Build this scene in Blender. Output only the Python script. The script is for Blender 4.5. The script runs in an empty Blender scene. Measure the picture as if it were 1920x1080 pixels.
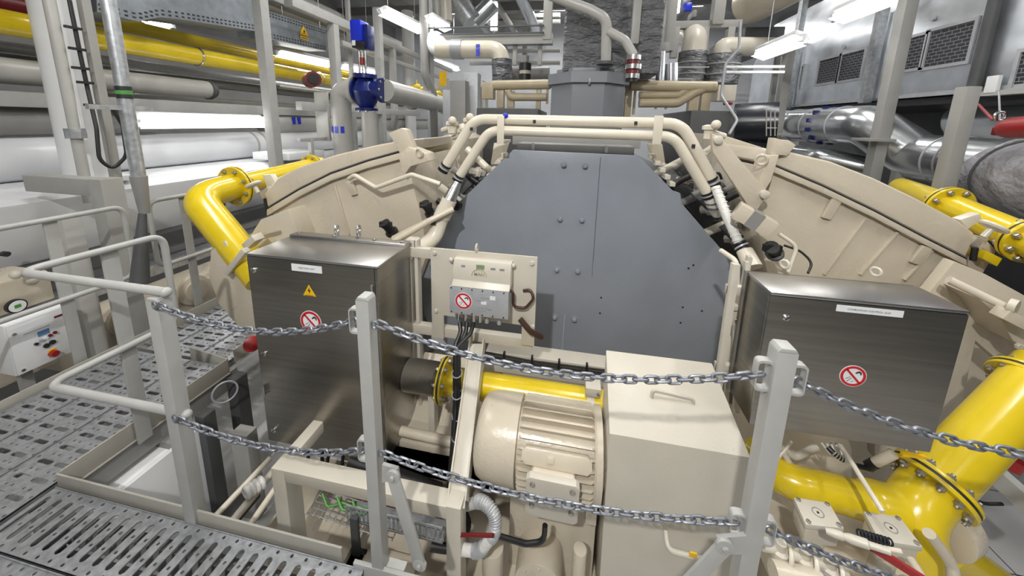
import bpy, bmesh, math, random
from mathutils import Vector, Matrix
random.seed(7)
V = Vector
# ---------------------------------------------------------------- camera
F_PX, CX, CY, EYE = 652.0, 960.0, 350.0, 1.65
YAW, PITCH, ROLL = .1757, .1812, -.0237
def cam_axes():
    cy, sy, cp, sp = math.cos(YAW), math.sin(YAW), math.cos(PITCH), math.sin(PITCH)
    f = V((-sy*cp, cy*cp, -sp)); r = V((cy, sy, 0)); d = f.cross(r)
    cr, sr = math.cos(ROLL), math.sin(ROLL)
    return cr*r + sr*d, -sr*r + cr*d, f
AX_R, AX_D, AX_F = cam_axes()
EYE_P = V((0, 0, EYE))
def at(px, py, X=None, Y=None, Z=None):
    """the point of the place seen at a photo pixel, on a plane of known depth"""
    d = AX_R*((px-CX)/F_PX) + AX_D*((py-CY)/F_PX) + AX_F
    if X is not None: t = X/d.x
    elif Y is not None: t = Y/d.y
    else: t = (Z-EYE)/d.z
    return EYE_P + d*t
scene = bpy.context.scene
COL = scene.collection
cd = bpy.data.cameras.new('camera'); cam = bpy.data.objects.new('camera', cd); COL.objects.link(cam)
cd.sensor_fit = 'HORIZONTAL'; cd.sensor_width = 36; cd.lens = F_PX/1920*36
cd.shift_y = (CY-540)/1920; cd.clip_start = .02; cd.clip_end = 100
m = Matrix.Identity(4)
for i in range(3):
    m[i][0], m[i][1], m[i][2], m[i][3] = AX_R[i], -AX_D[i], -AX_F[i], EYE_P[i]
cam.matrix_world = m
scene.camera = cam
FZ, CZ = -1.0, 5.6          # hall floor and ceiling
X1, Y1, Z1 = V((1,0,0)), V((0,1,0)), V((0,0,1))
# ---------------------------------------------------------------- materials
def mat(name, col, rough=.5, metal=0, noise=0, nscale=8, bump=0, bscale=60, emit=0, spec=.5, stretch=None, coat=0, rvar=0, dirt=None, bdist=.02):
    m = bpy.data.materials.new(name); m.use_nodes = True
    nt = m.node_tree; b = nt.nodes['Principled BSDF']
    b.inputs['Base Color'].default_value = (*col, 1); b.inputs['Roughness'].default_value = rough
    b.inputs['Metallic'].default_value = metal; b.inputs['Specular IOR Level'].default_value = spec
    if coat: b.inputs['Coat Weight'].default_value = coat; b.inputs['Coat Roughness'].default_value = .12
    tc = nt.nodes.new('ShaderNodeTexCoord'); src = tc.outputs['Object']
    if stretch:
        mp = nt.nodes.new('ShaderNodeMapping'); mp.inputs['Scale'].default_value = stretch
        nt.links.new(src, mp.inputs['Vector']); src = mp.outputs['Vector']
    if noise:
        n = nt.nodes.new('ShaderNodeTexNoise'); n.inputs['Scale'].default_value = nscale; n.inputs['Detail'].default_value = 5
        nt.links.new(src, n.inputs['Vector'])
        r = nt.nodes.new('ShaderNodeValToRGB'); r.color_ramp.elements[0].position = .3; r.color_ramp.elements[1].position = .72
        lo = [max(0, c*(1-noise)) for c in col]; hi = [min(1, c*(1+noise)) for c in col]
        r.color_ramp.elements[0].color = (*lo, 1); r.color_ramp.elements[1].color = (*hi, 1)
        nt.links.new(n.outputs['Fac'], r.inputs['Fac']); out = r.outputs['Color']
        if dirt:
            n2 = nt.nodes.new('ShaderNodeTexNoise'); n2.inputs['Scale'].default_value = dirt[1]; n2.inputs['Detail'].default_value = 8
            nt.links.new(tc.outputs['Object'], n2.inputs['Vector'])
            r2 = nt.nodes.new('ShaderNodeValToRGB'); r2.color_ramp.elements[0].position = dirt[2]; r2.color_ramp.elements[1].position = dirt[2]+.05
            nt.links.new(n2.outputs['Fac'], r2.inputs['Fac'])
            mx = nt.nodes.new('ShaderNodeMix'); mx.data_type = 'RGBA'
            nt.links.new(r2.outputs['Color'], mx.inputs[0]); nt.links.new(out, mx.inputs[6]); mx.inputs[7].default_value = (*dirt[0], 1)
            out = mx.outputs[2]
        nt.links.new(out, b.inputs['Base Color'])
        if rvar:
            mr = nt.nodes.new('ShaderNodeMapRange'); mr.inputs['To Min'].default_value = rough-rvar; mr.inputs['To Max'].default_value = rough+rvar
            nt.links.new(n.outputs['Fac'], mr.inputs['Value']); nt.links.new(mr.outputs['Result'], b.inputs['Roughness'])
    if bump:
        n = nt.nodes.new('ShaderNodeTexNoise'); n.inputs['Scale'].default_value = bscale; n.inputs['Detail'].default_value = 4
        nt.links.new(src, n.inputs['Vector'])
        bp = nt.nodes.new('ShaderNodeBump'); bp.inputs['Strength'].default_value = bump; bp.inputs['Distance'].default_value = bdist
        nt.links.new(n.outputs['Fac'], bp.inputs['Height']); nt.links.new(bp.outputs['Normal'], b.inputs['Normal'])
    if emit:
        b.inputs['Emission Color'].default_value = (*col, 1); b.inputs['Emission Strength'].default_value = emit
    return m
M = {}
M['cream']   = mat('cream_paint', (.58,.515,.41), .29, noise=.05, nscale=5, bump=.10, bscale=45, rvar=.06)
M['cream_pipe'] = mat('cream_pipe_paint', (.66,.605,.50), .26, noise=.04, nscale=9, bump=.03, bscale=60)
M['cream_light'] = mat('pale_cream_paint', (.57,.53,.45), .36, noise=.04, nscale=6, bump=.05, bscale=70, dirt=((.10,.09,.07), 14, .74))
M['beige']   = mat('beige_pipe_paint', (.44,.37,.25), .4, noise=.08, nscale=8)
M['bluegrey']= mat('bluegrey_paint', (.25,.272,.315), .38, noise=.05, nscale=3, bump=.05, bscale=90, rvar=.05)
M['collargrey'] = mat('collar_grey_paint', (.185,.198,.222), .4, noise=.05, nscale=3)
M['steel']   = mat('brushed_stainless', (.34,.32,.285), .34, 1, noise=.10, nscale=3, bump=.012, bscale=8, stretch=(.8,.8,22), rvar=.03)
M['steel_top'] = mat('stainless_plain', (.52,.51,.50), .30, 1, noise=.06, nscale=4, rvar=.04)
M['yellow']  = mat('yellow_gas_paint', (.69,.51,.014), .24, noise=.06, nscale=5, coat=.3, bump=.02, bscale=30)
M['rail']    = mat('pale_grey_paint', (.40,.40,.385), .38, noise=.05, nscale=12, bump=.03, bscale=60)
M['kerb']    = mat('warm_grey_paint', (.36,.345,.305), .45, noise=.06, nscale=9)
M['post']    = mat('grey_steel_paint', (.33,.325,.305), .45, noise=.05, nscale=6)
M['galv']    = mat('galvanized_steel', (.50,.52,.54), .40, .75, noise=.22, nscale=26, bump=.06, bscale=60, rvar=.1)
M['grate']   = mat('galvanized_grating', (.36,.37,.39), .40, .6, noise=.2, nscale=40, bump=.08, bscale=70, rvar=.1)
M['chain']   = mat('galvanized_chain', (.25,.265,.295), .45, .7, noise=.25, nscale=40)
M['white']   = mat('white_paint', (.78,.79,.80), .35, noise=.03, nscale=4)
M['tank']    = mat('white_lacquer', (.72,.73,.75), .32, noise=.06, nscale=2, bump=.03, bscale=10)
M['lightgrey']= mat('light_grey_pipe', (.43,.425,.40), .35, noise=.05, nscale=4)
M['midgrey'] = mat('mid_grey_pipe', (.24,.235,.225), .42, noise=.06, nscale=4)
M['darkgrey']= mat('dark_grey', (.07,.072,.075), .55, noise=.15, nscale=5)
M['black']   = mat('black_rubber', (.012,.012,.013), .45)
M['blackgloss']= mat('black_gloss', (.02,.023,.03), .25)
M['blue']    = mat('blue_enamel', (.007,.016,.13), .28)
M['bluebright']= mat('bright_blue', (.012,.03,.55), .28)
M['red']     = mat('red_paint', (.30,.012,.012), .32)
M['darkred'] = mat('dark_red_paint', (.16,.01,.012), .4)
M['chrome']  = mat('bright_steel', (.68,.68,.67), .22, 1)
M['bolt']    = mat('zinc_bolt', (.42,.40,.36), .38, .85)
M['signwhite']= mat('sign_white', (.80,.81,.82), .4)
M['signred'] = mat('sign_red', (.55,.012,.02), .4)
M['signyellow']= mat('sign_yellow', (.85,.50,.0), .4)
M['ink']     = mat('black_ink', (.02,.02,.025), .5)
M['greyink'] = mat('grey_ink', (.25,.26,.28), .5)
M['palegrey']= mat('pale_grey_plate', (.42,.43,.45), .4, .2, noise=.08, nscale=20)
M['silver']  = mat('aluminium_cladding', (.62,.64,.66), .24, .88, noise=.1, nscale=3, bump=.06, bscale=7, rvar=.06)
M['ductgalv'] = mat('dull_galvanized', (.27,.295,.32), .42, .55, noise=.18, nscale=9, rvar=.06)
M['duct']    = mat('galvanized_duct', (.66,.69,.73), .33, .85, noise=.14, nscale=5, bump=.03, bscale=9, rvar=.08)
M['foil']    = mat('insulation_foil', (.15,.155,.163), .45, .3, noise=.3, nscale=6, bump=1.0, bscale=5, stretch=(1,1,2.4), bdist=.12)
M['pillow']  = mat('grey_insulation_cloth', (.31,.305,.33), .5, noise=.08, nscale=6, bump=1.0, bscale=5, bdist=.10)
M['floor']   = mat('pale_floor_paint', (.56,.56,.56), .4, noise=.06, nscale=3)
M['wall']    = mat('grey_wall_panel', (.36,.36,.36), .6, noise=.1, nscale=2)
M['wallwhite']= mat('white_wall_panel', (.72,.74,.78), .5, noise=.05, nscale=2)
M['ceil']    = mat('ceiling_deck', (.42,.42,.42), .6, noise=.12, nscale=3)
M['lamp']    = mat('lit_tube', (1,1,1), .5, emit=9)
M['housing'] = mat('lamp_housing', (.68,.69,.70), .35)
M['brown']   = mat('brown_cable', (.05,.022,.014), .45)
M['hosewhite']= mat('white_hose', (.74,.73,.70), .4, bump=.3, bscale=80)
M['green']   = mat('green_wire', (.08,.28,.05), .45)
M['screen']  = mat('lcd_screen', (.12,.24,.42), .2)
M['lcdgreen'] = mat('lcd_green', (.22,.30,.17), .4)
M['paneldark']= mat('expanded_mesh_dark', (.035,.036,.042), .5)
def expanded(name):
    m = bpy.data.materials.new(name); m.use_nodes = True; nt = m.node_tree; b = nt.nodes['Principled BSDF']
    tc = nt.nodes.new('ShaderNodeTexCoord'); sp = nt.nodes.new('ShaderNodeSeparateXYZ'); cb = nt.nodes.new('ShaderNodeCombineXYZ')
    nt.links.new(tc.outputs['Object'], sp.inputs[0]); nt.links.new(sp.outputs['Y'], cb.inputs['X']); nt.links.new(sp.outputs['Z'], cb.inputs['Y'])
    br = nt.nodes.new('ShaderNodeTexBrick'); br.inputs['Color1'].default_value = br.inputs['Color2'].default_value = (.02,.02,.026,1); br.inputs['Mortar'].default_value = (.22,.225,.24,1)
    br.inputs['Scale'].default_value = 1; br.inputs['Mortar Size'].default_value = .0035; br.inputs['Mortar Smooth'].default_value = .3; br.inputs['Brick Width'].default_value = .075; br.inputs['Row Height'].default_value = .034
    nt.links.new(cb.outputs[0], br.inputs['Vector']); nt.links.new(br.outputs['Color'], b.inputs['Base Color']); b.inputs['Roughness'].default_value = .5
    return m
M['expanded'] = expanded('expanded_metal')
def merge(a, b):
    """put b's faces into a's mesh as a second material"""
    bm = bmesh.new(); bm.from_mesh(a.data); n = len(bm.faces); bm.from_mesh(b.data); bm.faces.ensure_lookup_table()
    for f in bm.faces[n:]: f.material_index = 1
    bm.to_mesh(a.data); bm.free(); a.data.materials.append(b.data.materials[0]); bpy.data.objects.remove(b)
M['meshgrey']= mat('expanded_mesh_strands', (.30,.31,.33), .45, .5)
# ---------------------------------------------------------------- mesh builder
class MB:
    def __init__(s): s.bm = bmesh.new()
    def hexa(s, c):           # 8 corners: bottom ring 0-3, top ring 4-7
        v = [s.bm.verts.new(p) for p in c]
        for f in ((3,2,1,0),(4,5,6,7),(0,1,5,4),(1,2,6,5),(2,3,7,6),(3,0,4,7)):
            s.bm.faces.new([v[i] for i in f])
        return s
    def box(s, c, size, rot=None):
        c = V(c); h = V(size)/2; cs = []
        for z in (-1, 1):
            for x, y in ((-1,-1),(1,-1),(1,1),(-1,1)):
                p = V((x*h.x, y*h.y, z*h.z))
                if rot is not None: p = rot @ p
                cs.append(c+p)
        return s.hexa(cs)
    def span(s, a, b):         # axis-aligned box between two corners
        a, b = V(a), V(b); lo = V([min(p, q) for p, q in zip(a, b)]); hi = V([max(p, q) for p, q in zip(a, b)])
        return s.box((lo+hi)/2, hi-lo)
    def prism(s, poly, ext):
        ext = V(ext); n = len(poly)
        a = [s.bm.verts.new(V(p)) for p in poly]; b = [s.bm.verts.new(V(p)+ext) for p in poly]
        fs = [s.bm.faces.new(a), s.bm.faces.new(b[::-1])]
        for i in range(n):
            fs.append(s.bm.faces.new((a[i], b[i], b[(i+1)%n], a[(i+1)%n])))
        bmesh.ops.recalc_face_normals(s.bm, faces=fs)
        return s
    def bar(s, p0, p1, w, h, up=None):
        p0, p1 = V(p0), V(p1); d = (p1-p0).normalized(); up = V(up) if up is not None else (Z1 if abs(d.z) < .9 else Y1)
        a = d.cross(up).normalized(); b = a.cross(d).normalized()
        ring = lambda p: [p-a*w/2-b*h/2, p+a*w/2-b*h/2, p+a*w/2+b*h/2, p-a*w/2+b*h/2]
        return s.prism(ring(p0), p1-p0)
    def rings(s, rs, closed=False, cap=True):
        vs = [[s.bm.verts.new(p) for p in r] for r in rs]; n = len(vs[0]); fs = []
        k = len(vs)
        for i in range(k if closed else k-1):
            for j in range(n):
                fs.append(s.bm.faces.new((vs[i][j], vs[i][(j+1)%n], vs[(i+1)%k][(j+1)%n], vs[(i+1)%k][j])))
        if cap and not closed:
            fs.append(s.bm.faces.new(vs[0][::-1])); fs.append(s.bm.faces.new(vs[-1]))
        bmesh.ops.recalc_face_normals(s.bm, faces=fs)
        return s
    def lathe(s, p0, axis, prof, n=28):   # profile: (distance along axis, radius)
        p0 = V(p0); d = V(axis).normalized(); a = d.orthogonal().normalized(); b = d.cross(a)
        rs = []
        for t, r in prof:
            r = max(r, 1e-4); c = p0+d*t
            rs.append([c+(a*math.cos(2*math.pi*j/n)+b*math.sin(2*math.pi*j/n))*r for j in range(n)])
        return s.rings(rs)
    def cyl(s, p0, p1, r, r2=None, n=24):
        p0, p1 = V(p0), V(p1); L = (p1-p0).length
        return s.lathe(p0, p1-p0, ((0, r), (L, r if r2 is None else r2)), n)
    def tube(s, pts, r, n=14, closed=False):
        pts = [V(p) for p in pts]; k = len(pts)
        rad = r if isinstance(r, (list, tuple)) else [r]*k
        tang = []
        for i in range(k):
            if closed: t = pts[(i+1)%k]-pts[i-1]
            else: t = pts[min(i+1, k-1)]-pts[max(i-1, 0)]
            tang.append(t.normalized())
        a = tang[0].orthogonal().normalized(); rs = []
        for i in range(k):
            t = tang[i]; a = (a-t*a.dot(t)).normalized(); b = t.cross(a)
            rs.append([pts[i]+(a*math.cos(2*math.pi*j/n)+b*math.sin(2*math.pi*j/n))*rad[i] for j in range(n)])
        return s.rings(rs, closed)
    def torus(s, c, nrm, R, r, n=28, m_=10):
        nrm = V(nrm).normalized(); a = nrm.orthogonal().normalized(); b = nrm.cross(a)
        return s.tube([V(c)+(a*math.cos(2*math.pi*i/n)+b*math.sin(2*math.pi*i/n))*R for i in range(n)], r, m_, True)
    def ball(s, c, r, n=16):
        k = 8
        return s.lathe(V(c)-Z1*r, Z1, [(r-r*math.cos(math.pi*i/k), r*math.sin(math.pi*i/k)) for i in range(k+1)], n)
    def hexbolt(s, c, nrm, r, h):
        nrm = V(nrm).normalized()
        return s.lathe(V(c), nrm, ((0, r), (h*.8, r), (h, r*.8)), 6)
    def build(s, name, mt, parent=None, bev=0, seg=2, ang=33, smooth=True):
        bm = s.bm
        bm.normal_update()
        if bev:
            es = [e for e in bm.edges if len(e.link_faces) == 2 and e.calc_face_angle(0) > .6]
            bmesh.ops.bevel(bm, geom=es, offset=bev, segments=seg, profile=.6, affect='EDGES', clamp_overlap=True)
            bm.normal_update()
        if smooth:
            for f in bm.faces: f.smooth = True
            lim = math.radians(ang)
            for e in bm.edges:
                if len(e.link_faces) != 2 or e.calc_face_angle(0) > lim: e.smooth = False
        me = bpy.data.meshes.new(name); bm.to_mesh(me); bm.free()
        me.materials.append(M[mt] if isinstance(mt, str) else mt)
        o = bpy.data.objects.new(name, me); COL.objects.link(o)
        if parent is not None:
            o.parent = parent
            w = Matrix.Identity(4); q = parent
            while q is not None: w = q.matrix_basis @ w; q = q.parent
            o.matrix_basis = w.inverted()
        return o
def tag(o, label=None, cat=None, group=None, kind=None):
    if label: o['label'] = label
    if cat: o['category'] = cat
    if group: o['group'] = group
    if kind: o['kind'] = kind
    return o
def thing(name, label, cat, loc=(0,0,0), group=None):
    o = bpy.data.objects.new(name, None); COL.objects.link(o); o.location = V(loc); o.empty_display_size = .1
    return tag(o, label, cat, group)
def rounded(pts, rad, n=6):
    """a polyline with its corners rounded"""
    pts = [V(p) for p in pts]; out = [pts[0]]
    for i in range(1, len(pts)-1):
        p, a, b = pts[i], pts[i-1], pts[i+1]
        ra = rad[i-1] if isinstance(rad, (list, tuple)) else rad
        d0 = (a-p); d1 = (b-p); ang = d0.angle(d1)
        t = min(ra/math.tan(max(ang/2, .05)), d0.length*.49, d1.length*.49)
        s0 = p+d0.normalized()*t; s1 = p+d1.normalized()*t
        for k in range(n+1):
            u = k/n; out.append(s0*(1-u)**2+p*2*u*(1-u)+s1*u*u)
    out.append(pts[-1]); return out
def pipe(pts, r, rad=.08, n=16, seg=6): return MB().tube(rounded(pts, rad, seg), r, n)
def solo(mb, name, mt, label, cat, group=None, **kw): return tag(mb.build(name, mt, None, **kw), label, cat, group)
def text_on(name, s, size, origin, right, up, mt, parent, depth=.0006, bold=False):
    """raised lettering, centred on origin"""
    cu = bpy.data.curves.new(name, 'FONT'); cu.body = s; cu.size = size; cu.align_x = 'CENTER'; cu.align_y = 'CENTER'; cu.extrude = depth
    if bold: cu.offset = size*.012
    tmp = bpy.data.objects.new(name, cu); COL.objects.link(tmp)
    dg = bpy.context.evaluated_depsgraph_get(); me = bpy.data.meshes.new_from_object(tmp.evaluated_get(dg))
    bpy.data.objects.remove(tmp); me.name = name
    r = V(right).normalized(); u = V(up).normalized(); u = (u-r*u.dot(r)).normalized(); w = r.cross(u)
    mw = Matrix.Identity(4)
    for i in range(3): mw[i][0], mw[i][1], mw[i][2], mw[i][3] = r[i], u[i], w[i], origin[i]
    me.transform(mw); me.materials.clear(); me.materials.append(M[mt])
    o = bpy.data.objects.new(name, me); COL.objects.link(o); o.parent = parent
    wm = Matrix.Identity(4); q = parent
    while q is not None: wm = q.matrix_basis @ wm; q = q.parent
    o.matrix_basis = wm.inverted()
    return o
def flange(parent, c, axis, R, th, nb=8, mt='yellow', pcd=.8, br=None, gap=.012, bolts=True, name='flange'):
    """a pair of bolted discs round c, gasket line between them"""
    d = V(axis).normalized(); c = V(c)
    f = MB().lathe(c-d*th, d, ((0, R*.985), (.004, R), (th-gap/2, R), (th-gap/2, R*.93), (th+gap/2, R*.93), (th+gap/2, R), (2*th-.004, R), (2*th, R*.985)), 40).build(name, mt, parent)
    MB().cyl(c-d*gap*.42, c+d*gap*.42, R*.985, n=40).build('gasket', 'ink', f)
    a = d.orthogonal().normalized(); b = d.cross(a); br = br or R*.085
    if bolts:
        for k in range(nb):
            t = 2*math.pi*(k+.5)/nb; p = c+(a*math.cos(t)+b*math.sin(t))*R*pcd
            q = MB(); q.hexbolt(p+d*th, d, br, br*1.1); q.hexbolt(p-d*th, -d, br, br*1.1); q.cyl(p+d*th, p+d*(th+br*1.7), br*.5, n=8); q.cyl(p-d*th, p-d*(th+br*1.7), br*.5, n=8); q.cyl(p-d*(th+.001), p+d*(th+.001), br*.45, n=8)
            q.build('bolt', 'bolt', f)
    return f
def struct(mb, name, mt, **kw):
    o = mb.build(name, mt, None, **kw); o['kind'] = 'structure'; return o
def copy_tree(o, parent=None):
    c = o.copy(); COL.objects.link(c)
    if parent is not None: c.parent = parent
    for ch in list(o.children): copy_tree(ch, c)
    return c
# ---------------------------------------------------------------- the hall
struct(MB().span((-8,-4.5,FZ-.1),(7,15,FZ)), 'floor', 'floor')
struct(MB().span((-8,-4.5,CZ),(7,15,CZ+.1)), 'ceiling', 'ceil')
struct(MB().span((-8.1,-4.5,FZ),(-8,15,CZ)), 'wall_left', 'wall')
struct(MB().span((7,-4.5,FZ),(7.1,15,CZ)), 'wall_right', 'wall')
struct(MB().span((-8,15,FZ),(7,15.1,CZ)), 'wall_back', 'wallwhite')
struct(MB().span((-8,-4.6,FZ),(7,-4.5,CZ)), 'wall_front', 'wall')
# tile joints in the pale floor, bottom right of the photo
tj = MB()
for x in (1.6, 2.2, 2.8, 3.4, 4.0, 4.6): tj.span((x, 1, FZ), (x+.006, 5, FZ+.0015))
for y in (1.6, 2.2, 2.8, 3.4, 4.0): tj.span((1.2, y, FZ), (6, y+.006, FZ+.0015))
struct(tj, 'trim_1', 'darkgrey', smooth=False)
# ---------------------------------------------------------------- gratings
GZ = -.03
def plank(u0, u1, v0, v1, label, swap=False, pitch=.0625, slot=.026, margin=.03, holes=True, rows=1, z=GZ, group='grating planks of the walkway'):
    """perforated plank: long in u, slots lie across it in v; real openings"""
    bm = bmesh.new()
    P_ = (lambda u, v, zz=0: V((v, u, z+zz))) if swap else (lambda u, v, zz=0: V((u, v, z+zz)))
    n = max(2, round((u1-u0-.03)/pitch)); pu = (u1-u0-.03)/n; us = [u0+.015+pu*i for i in range(n+1)]
    def quad(a, b, c, d): bm.faces.new([bm.verts.new(P_(*p)) for p in (a, b, c, d)])
    def cell(a0, a1, b0, b1, hw, hl, cx=None, cy=None):
        cx = (a0+a1)/2 if cx is None else cx; cy = (b0+b1)/2 if cy is None else cy; k = min(hw, hl)*.6
        inner = [(cx-hw+k, cy-hl), (cx+hw-k, cy-hl), (cx+hw, cy-hl+k), (cx+hw, cy+hl-k), (cx+hw-k, cy+hl), (cx-hw+k, cy+hl), (cx-hw, cy+hl-k), (cx-hw, cy-hl+k)]
        outer = [(a0, b0), (a1, b0), (a1, b1), (a0, b1)]
        O = [bm.verts.new(P_(*p)) for p in outer]; I = [bm.verts.new(P_(*p)) for p in inner]
        bm.faces.new((O[0], O[1], I[1], I[0])); bm.faces.new((O[1], I[2], I[1])); bm.faces.new((O[1], O[2], I[3], I[2])); bm.faces.new((O[2], I[4], I[3]))
        bm.faces.new((O[2], O[3], I[5], I[4])); bm.faces.new((O[3], I[6], I[5])); bm.faces.new((O[3], O[0], I[7], I[6])); bm.faces.new((O[0], I[0], I[7]))
    quad((u0, v0), (us[0], v0), (us[0], v1), (u0, v1)); quad((us[-1], v0), (u1, v0), (u1, v1), (us[-1], v1))
    for i in range(n):
        a0, a1 = us[i], us[i+1]; am = (a0+a1)/2; w = pu*.5
        # slots in the middle band, a small drain hole at each end of the land between
        e0, e1 = v0+margin, v1-margin
        hb = (e0-v0)
        cell(a0, a1, v0, e0, .006, .006, a0+pu*.5); cell(a0, a1, e1, v1, .006, .006, a0+pu*.5)
        step = (e1-e0)/rows
        for r in range(rows):
            b0, b1 = e0+r*step, e0+(r+1)*step
            cell(a0, a0+pu*.62, b0, b1, slot/2, (b1-b0)/2-.004 if rows == 1 else (b1-b0)/2-.012)
            m_ = (b0+b1)/2
            off = (b1-b0)*.28
            cell(a0+pu*.62, a1, b0, m_, .0055, .0055, None, m_-off*.6); cell(a0+pu*.62, a1, m_, b1, .0055, .0055, None, m_+off*.6)
    bmesh.ops.remove_doubles(bm, verts=bm.verts, dist=1e-5)
    r = bmesh.ops.extrude_face_region(bm, geom=bm.faces[:])
    bmesh.ops.translate(bm, vec=(0, 0, -.006), verts=[g for g in r['geom'] if isinstance(g, bmesh.types.BMVert)])
    bmesh.ops.recalc_face_normals(bm, faces=bm.faces)
    # turned-down sides
    mb = MB(); mb.bm.free(); mb.bm = bm
    for v in (v0, v1-.004): mb.prism([P_(u0, v, .004), P_(u1, v, .004), P_(u1, v, -.05), P_(u0, v, -.05)], V((.004, 0, 0)) if swap else V((0, .004, 0)))
    o = mb.build('grating_plank', 'grate', None, smooth=False)
    # raised edge seam beside the plank
    return tag(o, label, 'grating', group)
plank(-2.24, -.70, .705, .925, 'grating plank along the front toe board, long slots pointing to the viewer')
plank(-2.24, -.70, .475, .697, 'grating plank second from the front toe board, at the bottom edge of the photo')
plank(-2.24, -.70, .245, .467, 'grating plank third from the front toe board, nearest the viewer')
xs = [-3.12, -2.835, -2.55, -2.265]
names = ['along the outer left toe board', 'in the middle of the left walkway', 'along the inner toe board above the pit']
for i in range(3):
    plank(.30, 1.74, xs[i]+.004, xs[i+1]-.004, 'grating plank ' + names[i] + ', near section with short cross slots', True, pitch=.075, slot=.022, rows=2, group='grating planks of the left walkway')
for i in range(3):
    plank(1.80, 3.4, xs[i]-.06, xs[i+1]-.068, 'grating plank ' + names[i].replace('above the pit', 'near the cabinet').replace(' in the middle of the left walkway',' in the middle') + ', far section beyond the cross strip', True, pitch=.075, slot=.024, rows=2, z=-.06, group='grating planks of the far walkway')
# ---------------------------------------------------------------- toe boards
def toe(a, b, label, h=.05, th=.008, w=.03, z0=-.05):
    a, b = V(a), V(b); d = (b-a).normalized(); s = Z1.cross(d)
    mb = MB(); mb.bar(a+Z1*(z0+h/2+.0), b+Z1*(z0+h/2), th, h+.05); mb.bar(a+Z1*(z0-.03)+s*.0, b+Z1*(z0-.03), w, .006)
    return solo(mb, 'toe_board', 'kerb', label, 'toe board', bev=.001)
toe((-2.25,.94,0),(-.80,.94,0),'grey toe board along the front grating, ending left of the middle chain post')
toe((-2.25,.95,0),(-2.25,1.74,0),'warm grey toe board at the pit side of the left walkway', h=.05)
toe((-3.135,.3,0),(-3.135,3.4,0),'long grey toe board at the far left side of the walkway')
toe((-2.25,1.745,0),(-2.62,1.79,0),'short grey toe board turning across the walkway behind the flat rail post')
toe((-2.30,1.83,0),(-2.30,2.6,0),'grey toe board of the far walkway section left of the steel cabinet')
# walkway carriers under the edges
for a, b, l in (((-2.27,.9,-.14),(-2.27,1.8,-.14),'dark grey channel under the pit side of the walkway'),((-2.3,.88,-.16),(-.7,.88,-.16),'dark grey channel under the front grating')):
    solo(MB().bar(a, b, .04, .12), 'carrier_channel', 'midgrey', l, 'beam')
solo(MB().span((-2.22,.20,-.34),(-.55,.90,-.33)), 'slot_shade_sheet', 'darkgrey', 'added dark sheet under the front grating that darkens its slots', 'tray')  # dark sheet added below so the grating slots read dark
# stanchion legs carrying the walkway
for x, y, l in ((-2.2,1.75,'grey support leg below the inner walkway corner'),(-3.05,.9,'grey support leg below the outer walkway edge'),(-2.1,.8,'grey support leg below the front grating corner'),(-.9,.8,'grey support leg below the front grating end')):
    solo(MB().span((x-.04,y-.04,FZ),(x+.04,y+.04,-.1)), 'stanchion_tube', 'darkgrey', l, 'leg')
# ---------------------------------------------------------------- chain posts
CYP = .95
def ring_plate(c, parent, w=.036, h=.085, t=.012, d=.022):
    c = V(c); path = []
    for sx, sz in ((-1,-1),(1,-1),(1,1),(-1,1)):
        for k in range(4):
            a = math.atan2(sz, sx)-math.pi/4+k*math.pi/6
            path.append(c+V((sx*(w/2-.011), 0, sz*(h/2-.011)))+V((math.cos(a), 0, math.sin(a)))*.011)
    # square-section loop: rings lying in xz, swept round
    rs = []
    for p in path:
        o = (p-c); o.y = 0; o = o.normalized()
        rs.append([p-o*t/2*.6-Y1*d/2, p+o*t/2*.6-Y1*d/2, p+o*t/2*.6+Y1*d/2, p-o*t/2*.6+Y1*d/2])
    return MB().rings(rs, closed=True).build('chain_bracket', 'rail', parent)
def chain_post(x, zb, zt, label, sides, w=.05, levels=(1.0,.495), d=.045):
    t = thing('chain_post', label, 'post', (x, CYP, zb))
    p = MB(); p.span((x-w/2, CYP-d/2, zb), (x+w/2, CYP+d/2, zt-.012))
    ch = .008
    p.prism([V((x-w/2, CYP-d/2, zt-.012)), V((x-w/2+ch, CYP-d/2, zt)), V((x+w/2-ch, CYP-d/2, zt)), V((x+w/2, CYP-d/2, zt-.012))], V((0, d, 0)))
    p.build('post_tube', 'rail', t, bev=.003)
    for s in sides:
        for z in levels: ring_plate((x+s*(w/2+.016), CYP, z-.005), t)
    return t
pL = chain_post(-1.50, -.05, .985, 'left chain post joining the tubular handrail, pale grey flat steel', (), w=.055, d=.05)
pM = chain_post(-.645, -.04, 1.09, 'middle chain post in front of the tall steel cabinet, with diagonal brace', (-1,), w=.046)
pR = chain_post(.575, -.45, 1.09, 'right chain post in front of the wide steel cabinet', (-1, 1), w=.05)
for z in (.98, .485): MB().torus((-.61, CYP-.01, z+.012), (0,1,.2), .014, .004, 16, 8).build('ring', 'chain', pM)
for z in (.965, .485): MB().torus((-1.478, CYP-.03, z), (.3,1,0), .013, .004, 16, 8).build('ring', 'chain', pL)
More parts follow.
